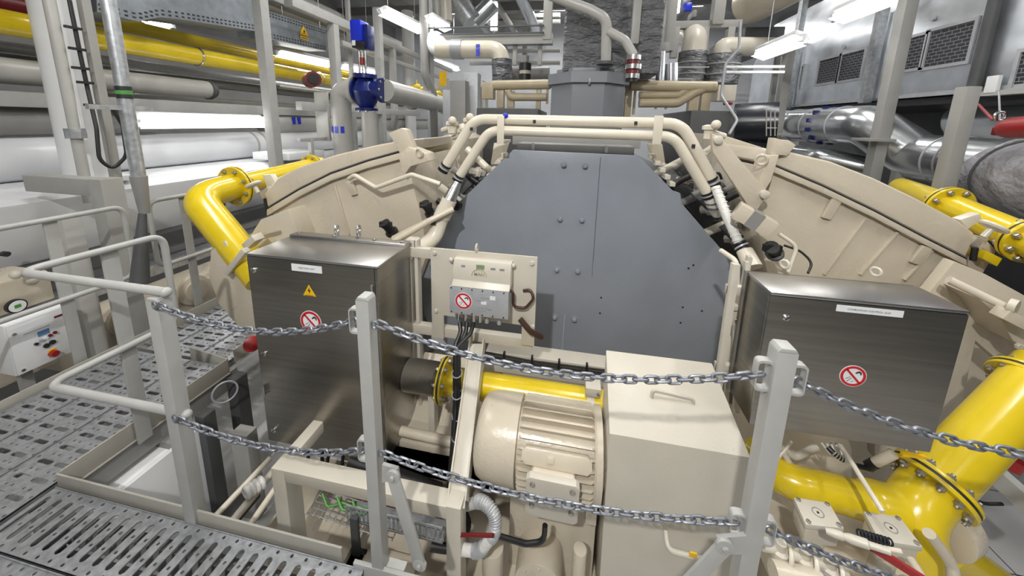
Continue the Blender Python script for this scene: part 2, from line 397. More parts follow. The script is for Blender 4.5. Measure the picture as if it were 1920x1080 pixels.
# diagonal braces of the middle and right posts
def brace(par, p0, p1, w=.046):
    b = MB(); b.bar(p0, p1, .010, w, up=(1,0,.3))
    d = (V(p1)-V(p0)).normalized()
    for p in (p0, p1): b.cyl(V(p)-Y1*.006, V(p)+Y1*.006, w*.55, n=20)
    br = b.build('brace', 'rail', par, bev=.0015)
    for p in (p0, p1):
        q = MB(); q.hexbolt(V(p)-Y1*.006, -Y1, .009, .008); q.build('bolt', 'rail', br)
a0 = at(737, 893, Y=.915); a1 = at(787, 1058, Y=.915)
brace(pM, a0, a1)
MB().prism([at(716,872,Y=.925), at(745,880,Y=.925), at(748,900,Y=.925), at(716,905,Y=.925)], (0,.012,0)).build('brace_lug', 'rail', pM)
b0 = at(1358, 1024, Y=.915); b1 = b0+V((-.20,0,-.42))
brace(pR, b0, b1)
MB().prism([at(1345,1010,Y=.925), at(1400,1005,Y=.925), at(1400,1040,Y=.925), at(1350,1040,Y=.925)], (0,.012,0)).build('brace_lug', 'rail', pR)
# foot plate carrying the middle post
fp = thing('foot_plate', 'bolted grey mounting plate at the foot of the middle chain post', 'plate', (-.4,.93,-.06))
MB().span((-.745,.925,-.115),(.15,.94,-.012)).build('plate', 'rail', fp, bev=.002)
MB().span((-.66,.93,-.04),(-.55,.98,-.03)).build('ledge', 'rail', fp)
for x in (-.63, -.53): MB().hexbolt((x,.925,-.07), -Y1, .014, .012).build('bolt', 'rail', fp)
# ---------------------------------------------------------------- chains
link_bm = MB()
def stadium(L, R, n=7):
    pts = []
    for i in range(n+1): a = -math.pi/2+math.pi*i/n; pts.append(V((L/2+R*math.cos(a), R*math.sin(a), 0)))
    for i in range(n+1): a = math.pi/2+math.pi*i/n; pts.append(V((-L/2+R*math.cos(a), R*math.sin(a), 0)))
    return pts
PITCH_L = .0305
link_bm.tube(stadium(.021, .0098), .0042, 8, True)
link_proto = link_bm.build('link', 'chain'); link_mesh = link_proto.data; bpy.data.objects.remove(link_proto)
def chain(a, b, sag, label, low=.5, group='galvanized chains between the posts'):
    a, b = V(a), V(b)
    t = thing('barrier_chain', label, 'chain', a, group)
    N = 400; pts = [a.lerp(b, i/N)-Z1*(4*sag*(i/N)*(1-i/N)) for i in range(N+1)]
    L = sum((pts[i+1]-pts[i]).length for i in range(N)); n = max(3, round(L/PITCH_L)); want = [(k+.5)*L/n for k in range(n)]
    acc = 0; k = 0
    for i in range(N):
        s = (pts[i+1]-pts[i]).length
        while k < n and acc+s >= want[k]:
            u = (want[k]-acc)/s; p = pts[i].lerp(pts[i+1], u); d = (pts[i+1]-pts[i]).normalized()
            side = d.cross(Z1).normalized(); up = side.cross(d); ang = (0 if k % 2 else math.pi/2)+.25*math.sin(k*1.7)+.25
            y = side*math.cos(ang)+up*math.sin(ang); z = d.cross(y)
            o = bpy.data.objects.new('link', link_mesh); COL.objects.link(o); o.parent = t
            mw = Matrix.Identity(4)
            for r in range(3): mw[r][0], mw[r][1], mw[r][2], mw[r][3] = d[r], y[r], z[r], p[r]-a[r]
            o.matrix_basis = mw; k += 1
        acc += s
    return t
chain((-1.477,.93,.962),(-.686,.95,.992),.072,'upper chain hanging between the left and middle posts, across the tall cabinet')
chain((-1.477,.93,.478),(-.686,.95,.482),.062,'lower chain hanging between the left and middle posts, below the tall cabinet')
chain((-.60,.94,1.0),(.535,.95,.995),.088,'upper chain hanging between the middle and right posts, across the pump cover')
chain((-.60,.94,.498),(.535,.95,.497),.062,'lower chain hanging between the middle and right posts, across the electric motor')
chain((.618,.95,.99),(1.62,.95,.99),.12,'upper chain running from the right post out of the photo, across the wide cabinet')
chain((.618,.95,.495),(1.62,.95,.49),.09,'lower chain running from the right post out of the photo, over the small valve blocks')
# ---------------------------------------------------------------- handrails
def guard(name, label, loops, posts, r=.0165):
    t = thing('guard_rail', label, 'railing', loops[0][0])
    for lp, rad in [(l, .07) for l in loops]:
        pipe(lp, r, rad, 16, 6).build('rail_tube', 'rail', t)
    for p0, p1 in posts:
        MB().bar(p0, p1, .06, .012, up=(1,0,0)).build('stanchion', 'rail', t, bev=.001)
    return t
g = guard('a', 'near tubular guard rail bending round the pit corner behind the left chain post',
    [[V((-1.47,.955,1.0)), V((-2.215,.96,1.0)), V((-2.20,1.46,1.0)), V((-2.20,1.46,.475)), V((-2.21,.955,.475)), V((-1.475,.955,.475))]], [])
MB().bar((-2.225,1.245,-.10),(-2.225,1.245,.99),.062,.014,up=(1,0,0)).build('stanchion', 'rail', g, bev=.001)
for z in (1.0, .475): MB().ball((-1.468,.955,z), .019).build('rail_end', 'rail', g)
guard('b', 'far left guard rail loop beside the white control box',
    [[V((-3.15,.2,1.0)), V((-3.15,1.88,1.0)), V((-3.15,1.88,.475)), V((-3.15,.2,.475))]], [(V((-3.165,1.53,-.1)), V((-3.165,1.53,.99)))])
guard('c', 'guard rail loop beside the big yellow elbow, behind the gap in the railing',
    [[V((-3.15,3.4,1.0)), V((-3.15,2.03,1.0)), V((-3.15,2.03,.475)), V((-3.15,3.4,.475))]], [(V((-3.165,2.28,-.1)), V((-3.165,2.28,.99)))])
# ---------------------------------------------------------------- white local control box
cx = -3.3
c4 = [at(5,612,X=cx), at(128,572,X=cx), at(150,655,X=cx), at(35,705,X=cx)]
yA, yB = (c4[0].y+c4[3].y)/2, (c4[1].y+c4[2].y)/2; zT, zB = (c4[0].z+c4[1].z)/2, (c4[2].z+c4[3].z)/2
cb = thing('control_box', 'small white control box with buttons and red switch beside the walkway', 'control box', (cx-.07, (yA+yB)/2, zB))
MB().span((cx-.16,yA,zB),(cx-.012,yB,zT)).build('body', 'white', cb, bev=.006)
MB().span((cx-.010,yA+.004,zB+.004),(cx,yB-.004,zT-.004)).build('door', 'white', cb, bev=.004)
def onbox(u, v, d=0): return V((cx+d, yA+(yB-yA)*u, zT+(zB-zT)*v))
def patch(u, v, w, h, mt, name, d=.003, par=cb): 
    p = onbox(u, v); return MB().span((cx, p.y-w/2, p.z-h/2), (cx+d, p.y+w/2, p.z+h/2)).build(name, mt, par)
patch(.51,.37,.05,.034,'screen','display'); patch(.80,.16,.045,.013,'darkred','name_plate'); patch(.42,.27,.15,.02,'signwhite','label_strip',.0015)
patch(.42,.27,.11,.004,'greyink','print_mark',.0022)
for u, v, mt in ((.36,.53,'ink'),(.44,.50,'palegrey'),(.52,.49,'lamp'),(.59,.47,'darkred'),(.67,.45,'darkred'),(.50,.64,'ink'),(.60,.62,'ink')):
    p = onbox(u, v); k = MB().cyl(p, p+X1*.012, .009 if v < .58 else .014, n=16).build('button', mt if mt != 'lamp' else 'signwhite', cb)
p = onbox(.57,.84); s = MB().span((cx,p.y-.018,p.z-.02),(cx+.004,p.y+.018,p.z+.028)).build('switch_plate', 'signyellow', cb)
MB().cyl(p, p+X1*.03, .022, .019, 20).build('rotary_knob', 'red', cb)
for u, v in ((.1,.2),(.1,.92)): q = onbox(u, v); MB().cyl(q, q+X1*.004, .009, n=12).build('lock', 'chrome', cb)
solo(MB().span((cx-.14,yA+.05,FZ),(cx-.09,yA+.1,zB+.02)), 'support_post', 'post', 'grey post carrying the white control box', 'post')
# ---------------------------------------------------------------- stickers
def prohibition(c, r, parent, right=X1, nrm=-Y1):
    """round 'do not drill' sticker: white disc, red ring and bar, small drill pictogram"""
    c = V(c); n = V(nrm); up = Z1
    P2 = lambda x, y, d=.0: c+V(right)*x*r+up*y*r+n*d
    s = MB().cyl(c, c+n*.001, r, n=40).build('prohibition_sticker', 'signwhite', parent)
    N = 40; q = MB()
    q.rings([[P2(math.cos(2*math.pi*i/N)*k, math.sin(2*math.pi*i/N)*k, d) for k, d in ((.94,.001),(.94,.0022),(.74,.0022),(.74,.001))] for i in range(N)], closed=True)
    q.build('red_ring', 'signred', s)
    a = math.radians(133); ca, sa = math.cos(a), math.sin(a); w = .085
    d0, d1 = V((ca*.8, sa*.8)), V((-ca*.8, -sa*.8)); pn = V((-sa, ca))*w
    MB().prism([P2(p.x, p.y, .0008) for p in (d0+pn, d0-pn, d1-pn, d1+pn)], n*.0014).build('red_bar', 'signred', s)
    d = MB()
    d.prism([P2(*p, .0008) for p in ((.10,.30),(.22,.26),(.34,.36),(.46,.34),(.52,.16),(.60,.20),(.56,.42),(.40,.52),(.24,.46))], n*.0008)
    d.build('tool_pictogram', 'ink', s)
    h = MB()
    h.prism([P2(*p, .0008) for p in ((-.55,-.28),(-.20,-.06),(-.16,-.10),(-.50,-.34))], n*.0006)
    h.prism([P2(*p, .0008) for p in ((-.42,-.50),(-.10,-.16),(-.05,-.20),(-.36,-.56))], n*.0006)
    h.prism([P2(*p, .0008) for p in ((-.10,-.52),(.10,-.40),(.12,-.45),(-.08,-.58))], n*.0006)
    h.build('hand_pictogram', 'greyink', s)
    return s
# ---------------------------------------------------------------- tall steel cabinet
def cabinet(name, label, x0, x1, y0, y1, z0, z1, hinge_right, door_in=.0):
    t = thing(name, label, 'cabinet', ((x0+x1)/2, (y0+y1)/2, z0))
    MB().span((x0+.004,y0+.022,z0),(x1-.004,y1,z1-.002)).build('body', 'steel', t, bev=.004)
    MB().span((x0,y0,z0+.004),(x1,y0+.018,z1-.014)).build('door', 'steel', t, bev=.005)
    MB().span((x0,y0+.001,z1-.012),(x1,y1-.02,z1)).build('top_cover', 'steel_top', t, bev=.003)
    MB().span((x0+.004,y0+.003,z1-.0138),(x1-.004,y0+.02,z1-.0122)).build('door_gap', 'black', t)
    return t
LX0, LX1, LY0, LY1, LZ0, LZ1 = -1.66, -.913, 1.45, 1.80, -.20, .948
L = cabinet('injection_cabinet', 'tall stainless steel cabinet labelled INJECTION UNIT behind the middle chain post', LX0, LX1, LY0, LY1, LZ0, LZ1, True)
MB().span((LX0,LY1-.065,LZ1),(LX1,LY1,LZ1+.012)).build('rear_flange', 'steel_top', L, bev=.002)
for x in (-1.62,-1.38,-1.12,-.95): MB().hexbolt((x,LY1-.035,LZ1+.012), Z1, .011, .01).build('bolt', 'bolt', L)
for px in (632, 673):
    p = at(px, 442, Z=LZ1+.012); e = MB(); e.cyl(p-Z1*.0, p+Z1*.02, .014); e.torus(p+Z1*.042, (1,.25,0), .021, .0075); e.build('lifting_eye', 'chrome', L)
p = at(575,503,Y=LY0); lab = MB().span((p.x-.087,LY0-.0015,p.z-.020),(p.x+.087,LY0,p.z+.018)).build('label_strip', 'signwhite', L)
text_on('lettering', 'INJECTION UNIT', .0125, (p.x,LY0-.0018,p.z-.001), X1, Z1, 'greyink', lab)
p = at(580,546,Y=LY0); w = MB().prism([p+V((-.037,0,-.026)), p+V((.037,0,-.026)), p+V((0,0,.036))], (0,-.0012,0)).build('warning_triangle', 'signyellow', L)
MB().prism([p+V(q)-Y1*.0012 for q in ((.004,0,.024),(-.009,0,.0),(.001,0,.0),(-.004,0,-.018),(.010,0,.006),(.001,0,.006))], (0,-.0006,0)).build('lightning_mark', 'ink', w)
for a, b in (((-.026,-.020),(.026,-.018)),):
    MB().span((p.x+a[0],LY0-.0018,p.z+a[1]-.004),(p.x+b[0],LY0-.0012,p.z+b[1]-.004)).build('triangle_edge', 'ink', w)
p = at(583,603,Y=LY0); prohibition((p.x,LY0,p.z), .062, L)
def quarter_lock(px, py, Y, par, r=.016):
    p = at(px, py, Y=Y); q = MB().lathe(p, -Y1, ((0,r),(.006,r),(.010,r*.7)), 18).build('lock', 'chrome', par)
    MB().bar(p-Y1*.0095-V((.006,0,.006)), p-Y1*.0095+V((.006,0,.006)), .004, .004).build('key_slot', 'black', q)
for px, py in ((477,506),(496,663),(514,806)): quarter_lock(px, py, LY0, L)
p = at(498,730,Y=LY0); MB().span((p.x-.003,LY0-.012,p.z-.03),(p.x+.003,LY0,p.z+.03)).build('pull_strip', 'chrome', L)
for z in (.80,.36,-.08): MB().cyl((LX1-.03,LY0-.006,z),(LX1-.03,LY0-.006,z+.05),.007,n=10).build('hinge', 'steel_top', L)
MB().span((LX1-.017,LY0-.002,LZ0+.004),(LX1-.0145,LY0+.004,LZ1-.014)).build('door_gap', 'black', L)
# mounting frame beside and behind the cabinet
fr = MB()
fr.span((LX1+.012,LY1+.02,-.45),(LX1+.032,LY1+.07,.96)); fr.span((LX0+.05,LY1+.02,-.60),(LX0+.10,LY1+.07,.9)); fr.span((LX1-.04,LY1+.02,.90),(LX1+.02,LY1+.08,.96)); fr.span((LX0+.05,LY1+.02,.84),(LX1,LY1+.07,.90))
fr.span((LX1-.06,LY1+.0,-.6),(LX1-.01,LY1+.07,.9))
solo(fr, 'cabinet_stand', 'cream_light', 'cream tubular bracket frame standing behind the tall steel cabinet', 'frame', bev=.002)
cl = MB()
for x0, dx in ((-1.50,0),(-1.42,.02),(-1.36,-.01),(-1.27,.0),(-1.19,.02)): cl.tube(rounded([(x0,1.58,LZ0-.0),(x0,1.58,LZ0-.08),(x0+dx,1.54,LZ0-.22),(x0+.2+dx,1.5,LZ0-.33)],.05), .010, 10)
solo(cl, 'cable_bundle', 'black', 'black cables dropping from the bottom of the tall steel cabinet', 'cables')
gl = thing('cable_glands', 'row of brass cable glands under the tall steel cabinet', 'glands', (-1.3,1.55,LZ0))
for x in (-1.50,-1.42,-1.36,-1.27,-1.19): MB().cyl((x,1.58,LZ0),(x,1.58,LZ0-.04),.017,n=6).build('gland', 'signyellow' if x > -1.4 else 'chrome', gl)
hs = MB().tube(rounded([(-1.60,1.62,LZ0-.02),(-1.70,1.60,LZ0+.04),(-1.70,1.58,LZ0+.28),(-1.69,1.62,LZ0+.33)],.08), .022, 12)
solo(hs, 'black_hose', 'black', 'thick black hose looping along the lower left edge of the tall cabinet', 'hose')
hp = [(-1.55,1.5,LZ0-.02),(-1.62,1.48,LZ0+.03),(-1.48,1.42,LZ0-.03)]
# ---------------------------------------------------------------- wide steel cabinet
RX0, RX1, RY0, RY1, RZ0, RZ1 = .772, 1.404, 1.40, 1.615, .44, 1.034
R = cabinet('combustion_cabinet', 'wide stainless steel cabinet labelled COMBUSTION CONTROL UNIT right of the right chain post', RX0, RX1, RY0, RY1, RZ0, RZ1, False)
p = at(1629,583,Y=RY0); lab = MB().span((p.x-.105,RY0-.0015,p.z-.013),(p.x+.108,RY0,p.z+.013)).build('label_strip', 'signwhite', R)
text_on('lettering', 'COMBUSTION CONTROL UNIT', .0098, (p.x,RY0-.0018,p.z-.0005), X1, Z1, 'greyink', lab)
p = at(1599,705,Y=RY0); prohibition((p.x,RY0,p.z), .045, R)
quarter_lock(1473,595,RY0,R,.013); quarter_lock(1447,775,RY0,R,.013)
MB().span((RX0-.004,RY1-.03,RZ0),(RX0,RY1,RZ1)).build('mounting_flange', 'steel_top', R)
for px, py in ((1470,505),(1641,517)):
    p = at(px, py, Y=RY1+.03); MB().torus((p.x,RY1+.03,RZ1+.03), (1,.6,0), .017, .006, 20).build('lifting_eye', 'cream_light', R)
rf = MB(); rf.span((RX0-.05,RY1+.0,-.1),(RX0-.02,RY1+.03,RZ1+.02)); rf.span((RX0-.05,RY1+.02,.9),(RX1-.1,RY1+.05,.94)); rf.span((RX0-.05,RY1+.02,.50),(RX1-.1,RY1+.05,.54))
solo(rf, 'cabinet_bracket', 'cream_light', 'slim cream bracket with bolt slots holding the wide steel cabinet', 'bracket', bev=.002)
bk = thing('clamp_plate', 'cream clamp block with square plate on the thin pipe left of the wide cabinet', 'clamp', at(1375,590,Y=1.66))
p = at(1375,592,Y=1.66); MB().box(p,(.075,.03,.085)).build('block', 'cream_light', bk, bev=.004)
q = at(1373,575,Y=1.65); MB().box(q,(.04,.03,.025)).build('clip', 'cream_light', bk, bev=.003); MB().hexbolt(p+V((.01,-.015,-.01)), -Y1, .012,.01).build('bolt','bolt',bk)
solo(pipe([at(1352,470,Y=1.9), at(1382,490,Y=1.78), at(1379,640,Y=1.70), at(1381,772,Y=1.65)], .013, .05), 'thin_pipe', 'cream_pipe', 'thin cream pipe running down beside the grey housing at the wide cabinet', 'pipe')
st = MB(); st.bar(at(1405,480,Y=1.85), at(1362,690,Y=1.85), .02, .03); st.bar(at(1370,600,Y=1.8), at(1360,780,Y=1.75), .022, .02); st.bar(at(1400,490,Y=1.8), at(1380,760,Y=1.72), .02, .03)
solo(st, 'support_strut', 'cream_light', 'cream angled support struts between grey housing and wide cabinet', 'strut', bev=.002)
# ---------------------------------------------------------------- engine base pan
eb = MB(); eb.span((-1.6,1.30,FZ),(1.5,1.75,-.62)); eb.span((-1.25,1.75,FZ),(1.25,2.5,-.35)); eb.prism([V((-1.45,1.75,-.62)),V((-1.1,1.75,-.30)),V((1.1,1.75,-.30)),V((1.45,1.75,-.62))],(0,.9,0))
solo(eb, 'engine_bedplate', 'cream', 'cream engine base frame low down behind the motor and cabinets', 'engine base', bev=.01)
ob = MB()
for x in (-1.32,-.95): ob.span((x,1.16,-.62),(x+.28,1.32,-.56))
ob.span((-1.42,1.20,FZ),(-.2,1.30,-.60))
solo(ob, 'base_step', 'cream', 'stepped cream foot plates of the engine base under the front frame', 'engine base', bev=.006)
# ---------------------------------------------------------------- front cream frame
FY = 1.17
fL, fRr = at(515,887,Y=FY), at(838,968,Y=FY); zf = (fL.z+fRr.z)/2
ff = thing('welded_stand', 'cream welded frame in front of the tall cabinet, bar on two legs', 'frame', (-.9,FY,-.6))
MB().span((fL.x-.005,FY,zf-.03),(fRr.x+.0,FY+.08,zf+.035)).build('cross_bar', 'cream_light', ff, bev=.005)
q0 = at(545,985,Y=FY+.02); MB().span((fL.x-.02,FY+.0,-.62),(fL.x+.055,FY+.09,zf+.034)).build('leg', 'cream_light', ff, bev=.004)
MB().span((fRr.x-.005,FY,-.62),(fRr.x+.062,FY+.08,zf+.04)).build('leg', 'cream_light', ff, bev=.004)
MB().span((fL.x-.02,FY+.09,zf-.03),(fL.x+.04,FY+.42,zf+.034)).build('side_bar', 'cream_light', ff, bev=.004)
# strut leaning back from the frame to the control plate
PLY = 1.80
s0 = V((fRr.x+.03, FY+.03, zf)); s1 = at(893,645,Y=PLY-.02)
su = thing('leaning_strut', 'cream channel strut leaning back from the front frame to the control plate', 'strut', s0)
MB().bar(s0, s1, .082, .012, up=(0,-1,.5)).build('web', 'cream_light', su, bev=.002)
d_ = (s1-s0).normalized()
for sx in (-.04,.04): MB().bar(s0+V((sx,.03,.01)), s1+V((sx,.03,.01)), .008, .06, up=(0,-1,.5)).build('side_flange', 'cream_light', su, bev=.002)
# cables bundled along the strut
cc = thing('strapped_cable', 'black strapped cable bundle running down beside the leaning strut', 'cables', at(853,640,Y=1.72))
for k, (dx, dy) in enumerate(((0,0),(.022,.0),(.011,-.018))):
    MB().tube(rounded([at(862+k*13,605,Y=PLY-.05), at(864+k*10,622,Y=1.72)+V((0,dy,0)), at(853,650,Y=1.66)+V((dx,dy,0)), at(853,760,Y=1.55)+V((dx,dy,0)), at(848,840,Y=1.45)+V((dx,dy,0)), at(840,930,Y=1.40)+V((dx,dy,0))],.06), .012, 10).build('cable', 'black', cc)
for py, yy in ((700,1.605),(740,1.565),(780,1.53),(820,1.475)):
    p = at(853,py,Y=yy-.012); MB().torus(p+V((.011,.004,0)), (0,-.4,1), .027, .0035, 18, 6).build('cable_tie', 'greyink', cc)
# ---------------------------------------------------------------- control plate with terminal box
pa, pb, pc = at(807,465,Y=PLY), at(1006,482,Y=PLY), at(1003,650,Y=PLY)
px0, px1, pz1, pz0 = pa.x, (pb.x+pc.x)/2, (pa.z+pb.z)/2, at(900,600,Y=PLY).z
cp = thing('control_plate', 'cream mounting plate with a small control module in front of the grey housing', 'control unit', ((px0+px1)/2,PLY,pz0))
zl = at(820,634,Y=PLY).z
MB().prism([V((px0,PLY,pz1)),V((px1,PLY,pz1)),V((px1,PLY,pc.z)),V((px1-.075,PLY,pc.z)),V((px1-.075,PLY,pz0)),V((px0+.075,PLY,pz0)),V((px0+.075,PLY,zl)),V((px0,PLY,zl))],(0,.012,0)).build('plate', 'cream_light', cp, bev=.002)
b0, b1 = at(850,482,Y=PLY-.06), at(957,500,Y=PLY-.06); zt_, zm_, zb_ = (b0.z+b1.z)/2, at(900,536,Y=PLY-.06).z, at(895,588,Y=PLY-.07).z
bx0, bx1 = b0.x, b1.x+.004
MB().prism([V((bx0,PLY,zt_)),V((bx0,PLY-.05,zt_)),V((bx0,PLY-.07,zt_-.06)),V((bx0,PLY-.07,zm_+.03)),V((bx0,PLY-.095,zm_)),V((bx0,PLY,zm_))],(bx1-bx0,0,0)).build('module_cover', 'cream_light', cp, bev=.004)
MB().span((bx0-.012,PLY-.095,zb_),(bx1-.004,PLY,zm_-.002)).build('terminal_box', 'palegrey', cp, bev=.003)
fy = PLY-.0955
for k in range(6):
    for zz in (zm_-.010, zb_+.010): MB().cyl((bx0+.0+k*(bx1-bx0-.03)/5,fy+.002,zz),(bx0+.0+k*(bx1-bx0-.03)/5,fy-.003,zz),.004,n=8).build('screw', 'ink', cp)
prohibition((at(869,563,Y=fy).x,fy,(zm_+zb_)/2), .049, cp)
for dx, dz, ww, hh, mt in ((.145,.012,.05,.003,'greyink'),(.17,.03,.05,.003,'greyink'),(.16,-.03,.06,.003,'greyink'),(.215,.035,.03,.022,'signwhite'),(.165,.002,.03,.02,'signwhite'),(.20,-.035,.02,.008,'greyink'),(.155,-.045,.05,.003,'greyink')):
    MB().span((bx0+.02+dx-ww/2,fy-.001,(zm_+zb_)/2+dz-hh/2),(bx0+.02+dx+ww/2,fy+.001,(zm_+zb_)/2+dz+hh/2)).build('print_mark', mt, cp)
ty = PLY-.058
for px, ww, hh, mt in ((869,.022,.010,'greyink'),(901,.045,.030,'lcdgreen'),(925,.026,.010,'greyink'),(942,.026,.010,'greyink')):
    q = at(px,492,Y=ty); MB().box((q.x,ty-.001,zt_-.034),(ww,.012,hh)).build('indicator', mt, cp)
# arch emblem with lettering; beige stands in for shade on same-coloured relief
ec = V(((bx0+bx1)/2-.012, PLY-.0705, zm_+.060))
MB().tube([ec+V((.042*math.cos(math.pi*i/16),0,.042*math.sin(math.pi*i/16))) for i in range(17)], .0018, 6).build('emblem_arch', 'beige', cp)
text_on('emblem_lettering', 'MAN', .026, ec+V((0,-.0005,.012)), X1, Z1, 'beige', cp, .0015, True)
for px, py in ((815,474),(998,493),(818,582),(999,612)): 
    q = at(px,py,Y=PLY); MB().hexbolt((q.x,PLY,q.z), -Y1, .013, .012).build('bolt', 'cream_light', cp)
for px, py in ((846,487),(962,498)): q = at(px,py,Y=PLY-.02); MB().ball(q, .014).build('cap_nut', 'cream_light', cp)
p = at(894,470,Y=PLY+.006); MB().torus((p.x,PLY+.006,pz1+.022), X1, .02, .006, 20).build('lifting_eye', 'cream_light', cp)
for k, px in enumerate((860,873,888,900,913,936)):
    q = at(px,592,Y=PLY-.05); MB().cyl((q.x,PLY-.05,zb_),(q.x,PLY-.05,zb_-.06),.012,n=10).build('gland', 'chrome' if k < 4 else 'palegrey', cp)
solo(MB().tube(rounded([at(948,545,Y=PLY-.03),at(962,545,Y=PLY-.045),at(962,575,Y=PLY-.04),at(985,578,Y=PLY-.03),at(1001,560,Y=PLY-.03),at(995,543,Y=PLY-.012),at(981,545,Y=PLY-.008)],.03), .008, 10), 'brown_cable', 'brown', 'short brown cable curling at the right side of the control plate', 'cable')
solo(MB().tube(rounded([at(975,598,Y=PLY-.02),at(995,622,Y=PLY-.03),at(1015,632,Y=PLY+.03)],.05), .016, 10), 'brown_conduit', 'brown', 'thick brown conduit hanging at the lower right corner of the control plate', 'cable')
# cross bars carrying the plate
z1_, z2_ = at(790,612,Y=PLY+.04).z, at(960,640,Y=PLY+.04).z
solo(MB().span((-1.02,PLY+.013,z1_-.035),(px1-.01,PLY+.06,z1_+.025)), 'cross_bar', 'cream_light', 'lower cream cross bar behind the control plate', 'bar', bev=.004)
solo(MB().span((-.93,PLY+.013,pz1-.075),(px0+.03,PLY+.05,pz1-.015)), 'cross_bar', 'cream_light', 'short upper cream cross bar from the tall cabinet to the control plate', 'bar', bev=.004)
lb = MB(); za = at(1000,672,Y=2.0).z; lb.span((-.5,1.98,za-.02),(.42,2.10,za+.02)); lb.span((-.5,1.98,za-.12),(.42,2.0,za-.07))
solo(lb, 'ledge_bar', 'cream_light', 'cream ledge under the grey housing with black cables on it', 'beam', bev=.003)
ck = thing('ledge_cable', 'pair of black cables clipped along the cream ledge under the grey housing', 'cables', (-.45,1.97,za))
for dz in (.0,.022): MB().tube([V((-.50,1.965,za+.0+dz)), V((-.2,1.96,za-.012+dz)), V((.4,1.965,za-.006+dz))], .006, 8).build('cable', 'black', ck)
for x in (-.38,-.2,-.03,.14,.3): MB().span((x,1.955,za-.02),(x+.012,1.98,za+.04)).build('cable_clip', 'black', ck)
# ---------------------------------------------------------------- yellow gas pipe behind the motor
GY = 1.72
g0, g1 = at(835,712,Y=GY), at(1142,762,Y=GY); gz = (g0.z+g1.z)/2
gp = thing('gas_pipe', 'horizontal yellow gas pipe behind the motor with bolted flange and bellows', 'pipe', (g0.x,GY,gz))
MB().cyl((g0.x,GY,gz),(.45,GY,gz),.077,n=32).build('pipe_run', 'yellow', gp)
flange(gp, (g0.x-.005,GY,gz), X1, .128, .016, 8, 'yellow', .83, .013)
bl = [(i*.0062, .094 if i % 2 else .080) for i in range(35)]
MB().lathe((g0.x-.03,GY,gz), -X1, bl, 30).build('bellows', 'bolt', gp, ang=60)
MB().cyl((g0.x-.23,GY,gz),(g0.x-.42,GY,gz),.085,n=28).build('pipe_stub', 'midgrey', gp)
q = at(1108,745,Y=GY-.05); pcx = q.x
pcl = thing('pipe_clamp', 'cream clamp strap round the yellow gas pipe next to the pump cover', 'clamp', (pcx,GY,gz+.1))
MB().rings([[V((pcx-.02,GY+r*math.cos(a),gz+r*math.sin(a))) if k in (0,) else V((pcx+.02,GY+r*math.cos(a),gz+r*math.sin(a))) for k, r in ((0,.083),(1,.083),(1,.0775),(0,.0775))] for a in [2*math.pi*i/28 for i in range(28)]], closed=True).build('strap', 'cream_light', pcl)
MB().span((pcx-.03,GY-.05,gz+.08),(pcx+.05,GY+.04,gz+.13)).build('block', 'cream_light', pcl, bev=.004)
MB().hexbolt((pcx+.035,GY-.05,gz+.105), -Y1, .009, .009).build('bolt', 'bolt', pcl)
solo(MB().span((g0.x-.1,GY-.03,-.35),(g0.x-.06,GY+.03,gz-.09)), 'pipe_support', 'cream_light', 'small cream pedestal below the bellows of the yellow pipe', 'support', bev=.004)
lv = MB(); lv.span((-.95,1.60,-.24),(-.5,2.3,-.20)); lv.cyl((-.95,1.62,-.15),(-.40,1.62,-.17),.028); lv.prism([V((-.98,1.75,-.2)),V((-.40,1.75,-.2)),V((-.40,2.1,.02)),V((-.98,2.1,.02))],(0,.02,-.03))
solo(lv, 'deck_plates', 'cream', 'cream stepped plates and rail between cabinet and leaning strut', 'plate', bev=.003)
# ---------------------------------------------------------------- electric motor
MYc, MZ, MR = 1.47, .105, .172
mxl, mxr = -.395, .21
mo = thing('electric_motor', 'cream electric motor with cooling fins and rounded fan cowl beside the pump cover', 'motor', ((mxl+mxr)/2,MYc,MZ-MR))
MB().lathe((mxl,MYc,MZ), X1, ((0,.02),(.0,.115),(.006,.150),(.02,.176),(.05,.190),(.10,.194),(.19,.196),(.205,.196),(.206,.17)), 44).build('fan_cowl', 'cream', mo, ang=40)
MB().cyl((mxl+.19,MYc,MZ),(mxr-.02,MYc,MZ),MR-.008,n=44).build('stator', 'cream', mo)
MB().lathe((mxr-.05,MYc,MZ), X1, ((0,.19),(.01,.198),(.035,.198),(.04,.16),(.06,.12)), 44).build('end_shield', 'cream', mo)
for k in range(30):
    a = 2*math.pi*k/30
    d = V((0, math.cos(a), math.sin(a))); t_ = V((0,-math.sin(a), math.cos(a))); x0, x1 = mxl+.215, mxr-.05; c = V((0,MYc,MZ))
    h0, h1 = MR-.012, MR+.030
    MB().prism([V((x0,0,0))+c+d*h0-t_*.005, V((x0,0,0))+c+d*(h1-.008)-t_*.005, V((x0+.012,0,0))+c+d*h1-t_*.005, V((x1-.012,0,0))+c+d*h1-t_*.005, V((x1,0,0))+c+d*(h1-.010)-t_*.005, V((x1,0,0))+c+d*h0-t_*.005], t_*.008).build('cooling_fin', 'cream', mo)
